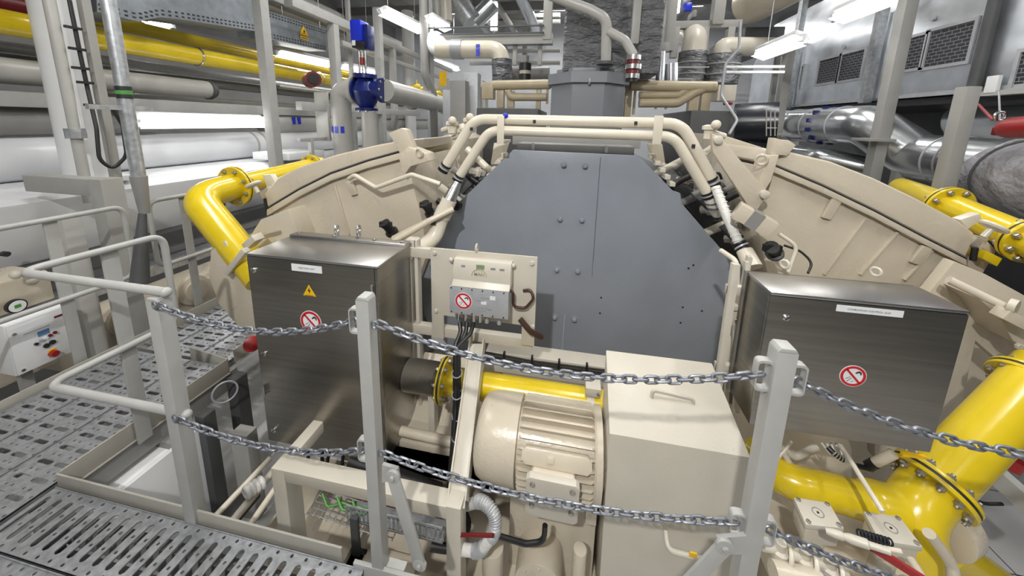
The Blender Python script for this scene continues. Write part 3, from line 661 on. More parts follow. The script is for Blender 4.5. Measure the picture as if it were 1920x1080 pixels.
# broad name-plate pad on the front upper side
def on_motor(a, r, x): return V((x, MYc+math.cos(a)*r, MZ+math.sin(a)*r))
aP = math.radians(158); nP = V((0,math.cos(aP),math.sin(aP))); tP = V((0,-math.sin(aP),math.cos(aP)))
def slab(x0, x1, a, r0, r1, hw, name, mt, bev, ch=.0):
    n_ = V((0,math.cos(a),math.sin(a))); t2 = V((0,-math.sin(a),math.cos(a))); c = V((0,MYc,MZ))
    pts = [V((x0+ch,0,0))-t2*hw, V((x1-ch,0,0))-t2*hw, V((x1,0,0))-t2*(hw-ch), V((x1,0,0))+t2*(hw-ch), V((x1-ch,0,0))+t2*hw, V((x0+ch,0,0))+t2*hw, V((x0,0,0))+t2*(hw-ch), V((x0,0,0))-t2*(hw-ch)]
    return MB().prism([c+n_*r0+p for p in pts], n_*(r1-r0)).build(name, mt, mo, bev=bev)
slab(mxl+.235, mxr-.06, math.radians(150), MR-.01, MR+.036, .034, 'lifting_pad', 'cream', .008, .02)
slab(mxl+.35, mxl+.38, math.radians(150), MR-.01, MR+.044, .012, 'pad_rib', 'cream', .003, .002)
aT = math.radians(184)
slab(mxl+.285, mxl+.475, aT, MR-.02, MR+.05, .085, 'box_neck', 'cream', .004, .01)
tb = slab(mxl+.268, mxl+.492, aT, MR+.05, MR+.082, .108, 'terminal_box', 'cream_light', .006, .016)
nT = V((0,math.cos(aT),math.sin(aT))); tT = V((0,-math.sin(aT),math.cos(aT)))
for x in (mxl+.297, mxl+.463):
    for s in (-.077,.040): MB().hexbolt(V((x,MYc,MZ))+nT*(MR+.082)+tT*s, nT, .012, .009).build('bolt', 'bolt', mo)
for x in (mxl+.27, mxr-.07): MB().span((x,MYc-.13,MZ-MR-.09),(x+.05,MYc+.13,MZ-MR+.04)).build('foot', 'cream', mo, bev=.004)
mc = MB().tube(rounded([at(1022,985,Y=1.24), at(1020,1016,Y=1.23), at(985,1020,Y=1.22), at(935,1005,Y=1.20)],.05), .012, 10)
solo(mc, 'motor_cable', 'black', 'black power cable looping out under the motor terminal box', 'cable')
pdm = MB(); pdm.span((mxl+.17,MYc-.05,FZ),(.20,MYc+.16,MZ-MR-.09)); pdm.cyl((mxl+.12,MYc-.20,-.45),(mxl+.12,MYc-.20,-.30),.05); pdm.cyl((.12,MYc-.20,-.6),(.12,MYc-.20,-.2),.03)
solo(pdm, 'motor_pedestal', 'cream', 'cream pedestal and stub pipes under the electric motor', 'base', bev=.006)
gf = thing('round_cover', 'round cream flange cover low down below the motor', 'cover', (-.06,1.2,-.42))
MB().cyl((-.06,1.42,-.46),(-.06,1.27,-.46),.11,n=40).build('disc', 'cream', gf, bev=.004)
for k in range(8): a = 2*math.pi*k/8; MB().hexbolt((-.06+.09*math.cos(a),1.27,-.46+.09*math.sin(a)), -Y1, .009,.008).build('bolt','cream_light',gf)
# ---------------------------------------------------------------- pump / coupling cover
pc_ = thing('coupling_cover', 'large cream sheet metal box with sloping top beside the motor', 'cover', (.5,1.5,-.6))
PX0, PX1, PY0, PY1 = .207, .742, 1.30, 1.62
zf0 = (at(1142,815,Y=PY0).z+at(1402,855,Y=PY0).z)/2
zk = at(1142,657,Y=PY1).z; zk2 = at(1330,680,Y=PY1).z; xk = at(1335,680,Y=PY1).x
MB().hexa([V((PX0+.015,PY0,-.62)),V((PX1+.10,PY0,-.62)),V((PX1+.10,PY1,-.62)),V((PX0+.015,PY1,-.62)), V((PX0,PY0,zf0)),V((PX1,PY0,zf0)),V((xk,PY1,zk2)),V((PX0,PY1,zk))]).build('sheet_box', 'cream_light', pc_, bev=.004)
def handle(p0, p1, out, r, name, mt, par):
    p0, p1, out = V(p0), V(p1), V(out)
    return pipe([p0, p0+out, p1+out, p1], r, .03).build(name, mt, par)
nS = V((0, -(zk-zf0), PY1-PY0)).normalized()
h0, h1 = at(1222,738,Y=PY0+.155), at(1300,750,Y=PY0+.155)
zs = lambda y: zf0+(zk-zf0)*(y-PY0)/(PY1-PY0)
handle((h0.x,PY0+.15,zs(PY0+.15)-.004),(h1.x,PY0+.15,zs(PY0+.15)-.02), Z1*.045, .0075, 'carry_handle', 'cream_light', pc_)
hl0, hl1 = at(1248,995,Y=PY0), at(1335,1018,Y=PY0)
hh = handle((hl0.x,PY0,hl0.z),(hl1.x+.02,PY0,hl1.z+.0), V((0,-.05,-.03)), .011, 'pull_handle', 'cream_light', pc_)
p = at(1297,1038,Y=PY0-.05); MB().box(p+V((0,-.012,.012)),(.028,.006,.022)).build('type_label', 'signyellow', hh)
# ---------------------------------------------------------------- grey end housing of the engine
HY = 2.40
pts = [(962,281),(1197,292),(1262,358),(1276,363),(1278,381),(1372,490),(1394,500),(1388,640),(1340,690),(1100,735),(900,720),(800,600),(775,512),(836,405),(868,372),(915,327)]
gh = thing('end_housing', 'big blue grey trapezoid end cover of the engine in the middle of the photo', 'engine cover', (0,HY,-.3))
poly = [at(*p, Y=HY) for p in pts]
MB().prism(poly, (0,.035,0)).build('front_plate', 'bluegrey', gh, bev=.004)
back = [V((p.x*.965, HY+.036, p.z-.01)) for p in poly]
MB().prism(back, (0,.5,0)).build('housing_body', 'bluegrey', gh, bev=.006)
tp = MB(); za_ = poly[0].z
tp.span((poly[0].x+.02,HY+.05,za_-.01),(poly[1].x-.02,HY+.95,za_+.045)); tp.span((poly[0].x-.06,HY+.3,za_+.02),(poly[1].x+.06,HY+.9,za_+.09))
tp.build('top_deck', 'midgrey', gh, bev=.004)
for x in (-.3,.2): MB().span((x,HY+.04,za_),(x+.02,HY+.06,za_+.05)).build('deck_clip', 'palegrey', gh)
for px, py in ((1057,309),(1097,311),(1050,410),(1091,412),(1044,505),(1083,508),(1040,594),(1077,598)):
    q = at(px,py,Y=HY); c = MB(); c.cyl(q, q-Y1*.006, .022, n=20); c.lathe(q-Y1*.006, -Y1, ((0,.017),(.016,.016),(.02,.011)), 6); c.build('cover_bolt', 'bluegrey', gh)
def strip(p, q, w, nm='seam', mt='darkgrey', d=.0015):
    a, b = at(*p, Y=HY), at(*q, Y=HY); return MB().bar(a-Y1*d/2, b-Y1*d/2, w, d, up=Y1).build(nm, mt, gh)
strip((1126,295),(1112,490),.0035); strip((1112,490),(1110,520),.002)
strip((1059,590),(1054,656),.006,'edge_strip','palegrey')
for px, py in ((1127,558),(1125,587),(1280,576),(1276,605),(1316,583),(1291,503),(1300,497)):
    q = at(px,py,Y=HY); MB().cyl(q+Y1*.001, q-Y1*.002, .007, n=10).build('plug_hole', 'ink', gh)
# yellow edge stacks (spring laminations) on both shoulders
for px, py, s in ((928,318,-1),(1240,320,1)):
    t = thing('edge_clamp', ('left' if s < 0 else 'right')+' pale yellow finned clamp on the upper shoulder of the grey housing', 'clamp', at(px,py,Y=HY+.05))
    for k in range(5):
        a = at(px+s*(-18+9*k), py-28+13*k, Y=HY+.06); MB().box(a,(.035,.09,.028)).build('fin', 'cream_pipe', t, bev=.003)
    MB().prism([at(px-s*26,py-50,Y=HY+.1),at(px+s*2,py-50,Y=HY+.1),at(px+s*8,py-10,Y=HY+.1),at(px-s*14,py-10,Y=HY+.1)],(0,.03,0)).build('bracket', 'cream_pipe', t, bev=.003)
# ---------------------------------------------------------------- twin cream pipes arching over the housing
TY = 2.28
A_ = [(836,312),(890,223),(1278,232),(1334,336)]
B_ = [(862,330),(918,244),(1264,256),(1326,362)]
ta = thing('arched_pipe', 'upper of two cream pipes arching over the grey housing', 'pipe', at(940,225,Y=TY), 'twin pipes over the housing')
pipe([at(*p, Y=TY) for p in A_], .034, .15, 20, 8).build('pipe_run', 'cream_pipe', ta)
tb_ = thing('arched_pipe', 'lower of two cream pipes arching over the grey housing', 'pipe', at(940,250,Y=TY), 'twin pipes over the housing')
pipe([at(*p, Y=TY-.02) for p in B_], .032, .14, 20, 8).build('pipe_run', 'cream_pipe', tb_)
for par, pts_ in ((ta, ((1002,228),(1192,231),(884,242),(1300,274))),):
    for p in pts_: q = at(*p, Y=TY-.034); MB().box(q,(.018,.012,.022)).build('sticker', 'ink', par)
def coupling(par, p0, p1, r, n=3):
    p0, p1 = V(p0), V(p1)
    for k in range(n): 
        c = p0.lerp(p1, (k+.2)/n); e = p0.lerp(p1, (k+.75)/n); MB().cyl(c, e, r, n=18).build('band_clip', 'black' if k != 1 else 'palegrey', par)
coupling(ta, at(838,308,Y=TY), at(829,322,Y=TY), .039); coupling(tb_, at(863,328,Y=TY-.02), at(856,340,Y=TY-.02), .036)
coupling(ta, at(1332,333,Y=TY), at(1342,350,Y=TY), .038); coupling(tb_, at(1324,360,Y=TY-.02), at(1330,372,Y=TY-.02), .036)
for px, l in ((939,'left'),(1233,'right')):
    t = thing('pipe_bracket', l+' cream strap holding the two arching pipes together', 'bracket', at(px,240,Y=TY-.04))
    a, b = at(px-6,217,Y=TY-.045), at(px+6,270,Y=TY-.045)
    MB().span((a.x,TY-.055,b.z),(b.x,TY-.045,a.z)).build('strap', 'cream_pipe', t, bev=.002); MB().span((a.x,TY-.05,b.z),(b.x,TY+.2,b.z+.02)).build('foot', 'cream_pipe', t, bev=.002)
    if l == 'left': MB().ball(at(948,217,Y=TY-.03), .018).build('blue_cap', 'bluebright', t)
# left down-comer
dl = thing('coolant_pipe', 'thick cream pipe with bend coming down left of the grey housing', 'pipe', at(830,400,Y=2.2))
MB().cyl(at(858,342,Y=2.25), at(842,376,Y=2.2), .03, .048, 20).build('reducer', 'chrome', dl)
MB().tube(rounded([at(843,374,Y=2.2), at(826,412,Y=2.17), at(815,445,Y=2.12), at(782,470,Y=2.02)], .12), .052, 20).build('pipe_run', 'cream_pipe', dl)
MB().cyl(at(836,390,Y=2.19), at(828,408,Y=2.175), .058, n=22).build('collar', 'cream_pipe', dl)
q = at(815,418,Y=2.11); MB().box(at(812,419,Y=2.095),(.035,.012,.015)).build('sticker', 'ink', dl)
# right white hose
wh = thing('white_hose', 'white ribbed hose with black couplings on the right shoulder of the engine', 'hose', at(1365,400,Y=2.2))
MB().tube([at(1341,350,Y=2.22), at(1360,400,Y=2.15), at(1385,455,Y=2.08)], .026, 14).build('hose', 'hosewhite', wh)
for k in range(12): u = (k+.5)/12; p = at(1341+44*u,350+105*u,Y=2.22-.14*u); MB().torus(p, at(1385,455,Y=2.08)-at(1341,350,Y=2.22), .026, .004, 16, 6).build('rib', 'hosewhite', wh)
coupling(wh, at(1385,455,Y=2.08), at(1396,470,Y=2.05), .040)
MB().cyl(at(1396,470,Y=2.05), at(1412,502,Y=1.98), .042, .048, 20).build('pipe_end', 'cream_pipe', wh)
w2 = thing('white_hose', 'short white banded hose below the inner arching pipe on the right', 'hose', at(1335,385,Y=2.25))
MB().tube([at(1330,370,Y=2.26), at(1336,385,Y=2.27), at(1345,400,Y=2.32)], .034, 14).build('hose', 'hosewhite', w2)
for u in (.3,.6): MB().torus(at(1330+15*u,370+30*u,Y=2.27), V((.3,.2,-1)), .036, .006, 16, 6).build('band_clip', 'darkgrey', w2)
# ---------------------------------------------------------------- casings of the two cylinder banks
BY = 2.30
def casing(side, label, joint, top, body, depth, ledge, clips, ribs):
    t = thing('cooler_casing', label, 'engine casing', at(*joint[len(joint)//2], Y=BY))
    lid = [at(*p, Y=BY) for p in joint]+[at(*p, Y=BY) for p in reversed(top)]
    MB().prism(lid, (0,depth,0)).build('lid', 'cream', t, bev=.022, seg=3)
    MB().prism([at(*p, Y=BY+.012) for p in body], (0,depth-.03,0)).build('body', 'cream', t, bev=.012)
    rim = [at(x, y+2, Y=BY-.022) for x, y in joint]+[at(x, y+ledge, Y=BY-.022) for x, y in reversed(joint)]
    MB().prism(rim, (0,.06,0)).build('rim', 'cream', t, bev=.004)
    MB().prism([at(x, y-1, Y=BY-.006) for x, y in joint]+[at(x, y+2.2, Y=BY-.006) for x, y in reversed(joint)], (0,.02,0)).build('joint_gasket', 'ink', t)
    for (x, y, dx, dy) in clips:
        a, b = at(x, y, Y=BY-.008), at(x+dx, y+dy, Y=BY+.004); MB().bar(a, b, .055, .022, up=-Y1).build('clip_pad', 'cream', t, bev=.009, seg=3)
    for a, b in ribs: MB().bar(at(*a, Y=BY+.006), at(*b, Y=BY+.006), .014, .02, up=-Y1).build('rib', 'cream', t, bev=.004)
    return t
jl = [(500,391),(560,355),(620,325),(690,301),(752,284)]
tl = [(492,366),(520,333),(562,312),(630,290),(700,273),(756,262)]
bl_ = [(520,392),(600,345),(690,312),(764,296),(775,350),(793,420),(800,480),(770,560),(560,560),(535,470)]
cl_ = casing(-1, 'left cream engine casing with arched lid behind the tall steel cabinet', jl, tl, bl_, 1.0, 14, ((655,340,10,26),(538,398,14,34)), (((628,345),(655,440)),))
jr = [(1450,309),(1540,347),(1640,395),(1740,448),(1813,485)]
tr = [(1474,283),(1560,303),(1640,334),(1720,372),(1800,415),(1832,440)]
br_ = [(1452,316),(1540,356),(1640,404),(1740,456),(1800,488),(1770,560),(1745,640),(1480,640),(1440,520),(1420,430),(1436,380)]
cr_ = casing(1, 'right cream engine casing with ribbed front and arched lid above the wide steel cabinet', jr, tr, br_, 1.0, 14, ((1570,372,-22,38),(1738,462,-25,32)),
    (((1622,408),(1545,515)),((1682,435),(1612,515)),((1748,468),(1695,525)),((1685,434),(1728,456)),((1460,322),(1560,372))))
# recessed frame on the lower right casing
# clamps with white hand knobs at the low ends of the lids
def knob_clamp(label, c, kx, ky, blk, side):
    t = thing('knob_clamp', label, 'clamp', at(*c, Y=BY+.1))
    MB().prism([at(*p, Y=BY+.03) for p in blk], (0,.14,0)).build('block', 'cream', t, bev=.006)
    k = at(kx, ky, Y=BY-.10); ax = V((side*.55,0,1)).normalized()
    MB().lathe(k-ax*.05, ax, ((0,.014),(.05,.014),(.055,.02),(.058,.052),(.068,.058),(.078,.052),(.082,.02)), 24).build('hand_knob', 'cream_pipe', t)
    MB().cyl(at(*c, Y=BY+.0), at(c[0]-side*4, c[1]+24, Y=BY+.0), .014).build('swing_bolt', 'black', t)
    return t
knob_clamp('clamp with cream hand knob at the low end of the left casing lid', (497,372), 478, 350, [(486,362),(500,350),(506,376),(496,382)], -1)
knob_clamp('clamp with cream hand knob at the low end of the right casing lid', (1828,464), 1858, 430, [(1812,456),(1824,440),(1856,448),(1840,470)], 1)
# hinge lugs at the high ends
def lug(label, tri, box_, eye):
    t = thing('lifting_lug', label, 'lug', at(*tri[0], Y=BY))
    MB().prism([at(*p, Y=BY-.03) for p in tri], (0,.07,0)).build('lug_plate', 'cream', t, bev=.006)
    MB().prism([at(*p, Y=BY-.06) for p in box_], (0,.13,0)).build('lug_block', 'cream', t, bev=.008)
    MB().torus(at(*eye, Y=BY-.07), (.5,1,.2), .028, .008, 20).build('shackle', 'cream', t)
lug('cream lifting lug with shackle at the high end of the left casing', [(728,249),(752,240),(762,243),(780,290),(752,292)], [(746,292),(765,275),(800,288),(806,302),(770,312),(757,330)], (786,287))
lug('cream lifting lug with shackle at the high end of the right casing', [(1452,258),(1465,262),(1480,263),(1493,272),(1476,292),(1446,290)], [(1440,292),(1462,290),(1446,340),(1432,362),(1420,350)], (1428,300))
# second row of casings further along the banks
def rear_casing(label, poly_, Y, depth, rim_):
    t = thing('rear_casing', label, 'engine casing', at(*poly_[0], Y=Y))
    MB().prism([at(*p, Y=Y) for p in poly_], (0,depth,0)).build('body', 'cream', t, bev=.02)
    MB().prism([at(x, y, Y=Y-.02) for x, y in rim_]+[at(x, y+8, Y=Y-.02) for x, y in reversed(rim_)], (0,.05,0)).build('rim', 'cream', t, bev=.004)
rear_casing('second cream casing further along the left cylinder bank', [(775,272),(840,252),(862,262),(862,370),(800,420),(770,380)], 3.35, 1.6, [(770,300),(842,276)])
rear_casing('second cream casing further along the right cylinder bank', [(1350,252),(1372,258),(1442,280),(1450,320),(1420,400),(1345,380)], 3.35, 1.6, [(1352,268),(1442,306)])
# sloping base plates outside the casings
sb = thing('engine_shoulder', 'cream sloping side plate with round edge left of the tall cabinet', 'engine frame', at(430,520,Y=2.0))
MB().prism([at(*p, Y=2.0) for p in ((395,470),(420,452),(470,520),(520,540),(520,640),(470,640),(445,610),(410,570),(392,520))], (0,.05,0)).build('plate', 'cream', sb, bev=.006)
MB().prism([at(*p, Y=2.15) for p in ((488,412),(540,392),(560,440),(560,560),(480,480),(470,440))], (0,.5,0)).build('shoulder', 'cream', sb, bev=.01)
MB().bar(at(428,512,Y=1.96), at(462,468,Y=1.96), .05, .04).build('pipe_clip', 'cream_light', sb, bev=.004)
MB().bar(at(482,440,Y=2.1), at(520,430,Y=2.1), .02, .02).build('hook_bar', 'cream', sb)
sr = thing('engine_shoulder', 'big sloping cream side plates with long rod right of the wide cabinet', 'engine frame', at(1840,560,Y=2.1))
MB().prism([at(*p, Y=2.12) for p in ((1745,545),(1790,490),(1850,515),(1960,575),(1990,760),(1900,700),(1830,640),(1800,780),(1720,900),(1640,860),(1640,640))], (0,.06,0)).build('plate', 'cream', sr, bev=.008)
MB().prism([at(*p, Y=1.95) for p in ((1835,560),(1980,640),(1990,690),(1900,640),(1870,590))], (0,.2,0)).build('shelf', 'cream', sr, bev=.006)
MB().cyl(at(1778,524,Y=2.0), at(1890,578,Y=1.93), .02, n=16).build('rod', 'cream_pipe', sr)
MB().cyl(at(1892,572,Y=1.9), at(1908,577,Y=1.88), .035, n=20).build('cap', 'cream_pipe', sr)
MB().box(at(1905,600,Y=1.9),(.16,.06,.05), Matrix.Rotation(.45,3,'Y')).build('bracket', 'cream', sr, bev=.004)
for p in ((1908,648),(1880,600)): MB().hexbolt(at(*p, Y=1.94), -Y1, .016, .014).build('bolt', 'cream_light', sr)
rb = MB(); rb.prism([at(*p, Y=2.45) for p in ((1790,480),(1850,450),(1870,470),(1840,520))], (0,.5,0)); rb.span((1.35,2.33,-.8),(2.6,2.9,.40))
solo(rb, 'bank_block', 'cream', 'cream engine side wall beyond the wide cabinet, lower right', 'engine casing', bev=.01)
lbk = MB(); lbk.span((-2.5,2.35,-.8),(-1.3,2.95,.55))
solo(lbk, 'bank_block', 'cream', 'cream engine side wall behind the tall cabinet, lower left', 'engine casing', bev=.01)
# flat cream link plate on the right bank
lk = thing('link_plate', 'flat diagonal cream link plate on the right bank beside the lifting lug', 'plate', at(1390,330,Y=2.2))
MB().prism([at(*p, Y=2.2) for p in ((1335,250),(1350,256),(1442,362),(1414,403),(1337,285))], (0,.04,0)).build('plate', 'cream', lk, bev=.006)
for p in ((1345,262),(1432,364)): MB().lathe(at(*p, Y=2.2), -Y1, ((0,.025),(.02,.025),(.024,.018)), 18).build('pin', 'cream_light', lk)
ch = thing('cable_channel', 'short cream cable channel with grey band under the link plate', 'channel', at(1410,410,Y=2.05))
c0, c1 = at(1380,392,Y=2.06), at(1448,430,Y=2.0)
MB().bar(c0, c1, .10, .09).build('channel', 'cream', ch, bev=.004); MB().bar(c0.lerp(c1,.35), c0.lerp(c1,.65), .104, .094).build('grey_band', 'midgrey', ch)
# black sensor plugs
def plug(label, p, Y, r=.035, ax=(0,-.6,.8)):
    q = at(*p, Y=Y); a = V(ax).normalized(); t = thing('sensor_plug', label, 'plug', q)
    MB().lathe(q-a*.05, a, ((0,r*1.25),(.02,r*1.25),(.022,r*.85),(.085,r*.85),(.087,r),(.11,r)), 12).build('cap', 'black', t, ang=20)
    MB().box(q+a*.04,(r*2.4,.03,.04)).build('tab', 'black', t, bev=.003)
plug('black sensor plug on the left casing above the tall cabinet', (729,428), 2.18, .036, (-.25,-.5,.8))
plug('black sensor plug beside the thick cream pipe on the left casing', (803,392), 2.22, .034, (-.2,-.5,.8))
plug('black sensor plug in the corner above the wide cabinet', (1450,470), 2.05, .036, (-.5,-.6,.5))
plug('black sensor plug under the twin pipes left of the housing', (852,380), 2.36, .03, (-.3,-.5,.6))
# thin pipe hopping across the left casing
solo(pipe([at(655,335,Y=2.24), at(665,328,Y=2.22), at(705,352,Y=2.2), at(772,327,Y=2.18), at(825,345,Y=2.2)], .016, .05), 'thin_pipe', 'cream_pipe', 'thin cream pipe zigzagging across the front of the left casing', 'pipe')
solo(pipe([at(735,455,Y=2.0), at(810,412,Y=2.08), at(850,392,Y=2.15)], .02, .1), 'cross_rod', 'cream', 'cream rod running from the tall cabinet up to the grey housing', 'rod')
solo(MB().bar(at(735,447,Y=2.02), at(835,397,Y=2.16), .05, .02), 'cross_strap', 'cream', 'flat cream strap above the rod left of the grey housing', 'strap', bev=.003)
solo(pipe([at(1460,438,Y=2.0), at(1495,462,Y=1.98), at(1478,510,Y=1.95)], .010, .05), 'thin_pipe', 'cream_pipe', 'thin cream pipe bent over the sensor plug above the wide cabinet', 'pipe')
solo(MB().tube(rounded([at(1470,460,Y=2.0), at(1500,470,Y=1.98), at(1524,492,Y=1.95), at(1515,512,Y=1.9)],.08), .006, 8), 'sensor_cable', 'black', 'thin black cable arching over the right casing front above the cabinet', 'cable')
# ---------------------------------------------------------------- valve gear clutter between the housing and the banks
rnd = random.Random(11)
def clutter(side, label, x0, y0, x1, y1, n, Y0=2.45):
    """small pipes, unions and blocks laid along the bank edge"""
    for k in range(n):
        u = (k+.5)/n; px, py = x0+(x1-x0)*u, y0+(y1-y0)*u; Y = Y0+rnd.uniform(0,.35); p = at(px, py, Y=Y)
        kind = k % 4
        if kind == 0:
            d = V((side*.12, rnd.uniform(-.1,.1), .10)); solo(MB().cyl(p-d, p+d, .028, n=14), 'valve_pipe', 'midgrey' if k % 8 else 'cream_pipe', '%s %s pipe piece, number %s from the top' % (label, 'grey' if k % 8 else 'cream', ['one','two','three','four','five','six','seven','eight','nine','ten','eleven','twelve'][k]), 'pipe')
        elif kind == 1:
            solo(MB().box(p,(.11,.10,.07), Matrix.Rotation(side*.8,3,'Y')), 'valve_block', 'darkgrey', '%s dark block, number %s from the top' % (label, ['one','two','three','four','five','six','seven','eight','nine','ten','eleven','twelve'][k]), 'block', bev=.006)
        elif kind == 2:
            d = V((side*.06,-.05,.02)); solo(MB().lathe(p-d, d, ((0,.03),(.04,.03),(.045,.045),(.07,.045),(.075,.028),(.12,.028)), 6 if k % 3 else 16), 'pipe_union', 'cream_light', '%s cream union, number %s from the top' % (label, ['one','two','three','four','five','six','seven','eight','nine','ten','eleven','twelve'][k]), 'union')
        else:
            solo(MB().tube(rounded([p+V((-.06,0,.05)), p+V((0,-.03,.09)), p+V((.06,0,-.02)), p+V((.10*side,.02,-.12))],.04), .010, 8), 'fuel_line', 'black' if k % 8 == 3 else 'chrome', '%s thin bent line, number %s from the top' % (label, ['one','two','three','four','five','six','seven','eight','nine','ten','eleven','twelve'][k]), 'line')
clutter(-1, 'left valve gear', 905, 300, 842, 395, 11)
clutter(1, 'right valve gear', 1262, 300, 1400, 470, 12)
clutter(1, 'outer right valve gear', 1300, 290, 1420, 440, 10, 2.6)
dk = MB(); dk.prism([at(915,335,Y=2.96),at(1250,335,Y=2.96),at(1370,480,Y=2.96),at(820,480,Y=2.96)],(0,.42,0))
solo(dk, 'crankcase', 'midgrey', 'dark grey engine block in the shade behind the housing and banks', 'engine block', bev=.01)

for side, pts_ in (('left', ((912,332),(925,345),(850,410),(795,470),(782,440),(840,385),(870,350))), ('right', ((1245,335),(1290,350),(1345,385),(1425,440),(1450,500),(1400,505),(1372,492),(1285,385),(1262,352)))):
    solo(MB().prism([at(*p, Y=2.72) for p in pts_], (0,.22,0)), 'gap_shade_block', 'darkgrey', 'added dark block standing in for gap shade along the '+side+' edge of the grey housing', 'engine block', bev=.008)  # dark body added to give the gap beside the housing its shade
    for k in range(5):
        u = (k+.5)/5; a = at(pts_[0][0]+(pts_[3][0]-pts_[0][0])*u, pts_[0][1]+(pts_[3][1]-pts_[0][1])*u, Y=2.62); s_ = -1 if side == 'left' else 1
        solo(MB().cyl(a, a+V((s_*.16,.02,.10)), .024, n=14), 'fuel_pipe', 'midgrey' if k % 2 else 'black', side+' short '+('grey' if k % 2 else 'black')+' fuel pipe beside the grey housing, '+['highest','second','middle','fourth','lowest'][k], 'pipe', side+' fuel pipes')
# ---------------------------------------------------------------- yellow gas elbow on the left
yl = thing('gas_pipe', 'big yellow gas pipe with elbow and bolted flange left of the tall cabinet', 'pipe', at(372,378,Y=2.2))
S0, FL, CO, EN = at(600,309,Y=3.5), at(442,349,Y=2.5), at(366,370,Y=2.18), at(492,522,Y=2.05)
pipe([FL, CO, EN], .112, .20, 32, 12).build('pipe_run', 'yellow', yl)
MB().cyl(FL, S0, .092, n=30).build('pipe_run', 'yellow', yl)
flange(yl, FL, S0-FL, .172, .022, 8, 'yellow', .82, .017)
f2 = S0.lerp(FL, .12); flange(yl, f2, S0-FL, .135, .02, 8, 'yellow', .82, .014)
solo(MB().box(at(475,452,Y=2.02),(.12,.08,.05),Matrix.Rotation(-.7,3,'Y')), 'pipe_saddle', 'cream_light', 'cream saddle clamping the end of the big yellow gas pipe', 'clamp', bev=.005)
lvp = thing('shutoff_lever', 'cream lever standing on the yellow pipe above the left knob clamp', 'lever', at(505,340,Y=2.5))
MB().prism([at(492,328,Y=2.5),at(507,327,Y=2.5),at(518,345,Y=2.5),at(500,352,Y=2.5)],(0,.05,0)).build('plate', 'cream_pipe', lvp, bev=.005)
# ---------------------------------------------------------------- upper right yellow pipe
yr = thing('gas_pipe', 'yellow gas pipe with end flange beyond the right casing at the photo edge', 'pipe', at(1790,382,Y=2.8))
A0, A1, A2 = at(1690,352,Y=3.6), at(1778,386,Y=2.85), at(1930,452,Y=2.36)
MB().cyl(A1, A2, .088, n=30).build('pipe_run', 'yellow', yr); MB().cyl(A0, A1, .085, n=30).build('pipe_run', 'yellow', yr)
flange(yr, A1, A2-A1, .135, .02, 8, 'yellow', .82, .018); flange(yr, A2, A2-A1, .130, .024, 8, 'yellow', .82, .018)
pipe([A2, A2+(A2-A1).normalized()*.22, A2+V((.25,-.05,-.45))], .09, .14, 24, 8).build('pipe_run', 'yellow', yr)
tb2 = thing('shutoff_lever', 'cream lever standing on the yellow pipe above the right knob clamp', 'lever', at(1830,410,Y=2.35))
MB().prism([at(1800,412,Y=2.4),at(1838,400,Y=2.4),at(1842,412,Y=2.4),at(1815,430,Y=2.4)],(0,.05,0)).build('plate', 'cream_pipe', tb2, bev=.005)
solo(MB().prism([at(1850,470,Y=2.35),at(1880,485,Y=2.35),at(1870,500,Y=2.35),at(1842,485,Y=2.35)],(0,.1,0)), 'yellow_bracket', 'yellow', 'small yellow bracket under the right yellow pipe flange', 'bracket', bev=.004)
# ---------------------------------------------------------------- lower right yellow branch piping
yb = thing('gas_branch', 'thick yellow gas pipe with tilted flange in the lower right corner', 'pipe', at(1745,905,Y=1.5))
B0, B1, B2 = at(1962,692,Y=1.78), at(1750,910,Y=1.5), at(1700,968,Y=1.42)
MB().cyl(B1, B0, .096, n=36).build('pipe_run', 'yellow', yb)
flange(yb, B1, B0-B1, .132, .022, 12, 'yellow', .83, .015)
flange(yb, at(1934,722,Y=1.765), B0-B1, .132, .02, 10, 'yellow', .83, .016)
pipe([B1, B2, at(1745,1100,Y=1.36)], .096, .16, 32, 10).build('elbow', 'yellow', yb)
yc = thing('gas_branch', 'yellow gas pipe running from the pump cover to the tilted flange', 'pipe', at(1540,920,Y=1.42))
pipe([at(1405,848,Y=1.62), at(1480,905,Y=1.46), at(1570,925,Y=1.45), at(1690,960,Y=1.42)], .07, .12, 28, 8).build('pipe_run', 'yellow', yc)
MB().lathe(at(1612,938,Y=1.44), at(1650,950,Y=1.43)-at(1600,935,Y=1.44), ((0,.07),(.02,.083),(.05,.09),(.12,.09)), 28).build('weld_sleeve', 'yellow', yc)
yd = thing('gas_branch', 'yellow pipe low at the bottom right edge above the pale floor', 'pipe', at(1820,1060,Y=1.7))
MB().cyl(at(1760,1020,Y=1.62), at(1900,1120,Y=1.7), .085, n=24).build('pipe_run', 'yellow', yd)
solo(MB().cyl(at(1752,985,Y=1.46), at(1772,972,Y=1.5), .115, n=32), 'flange_ring', 'cream', 'cream bolted ring behind the yellow elbow, lower right', 'flange', bev=.004)
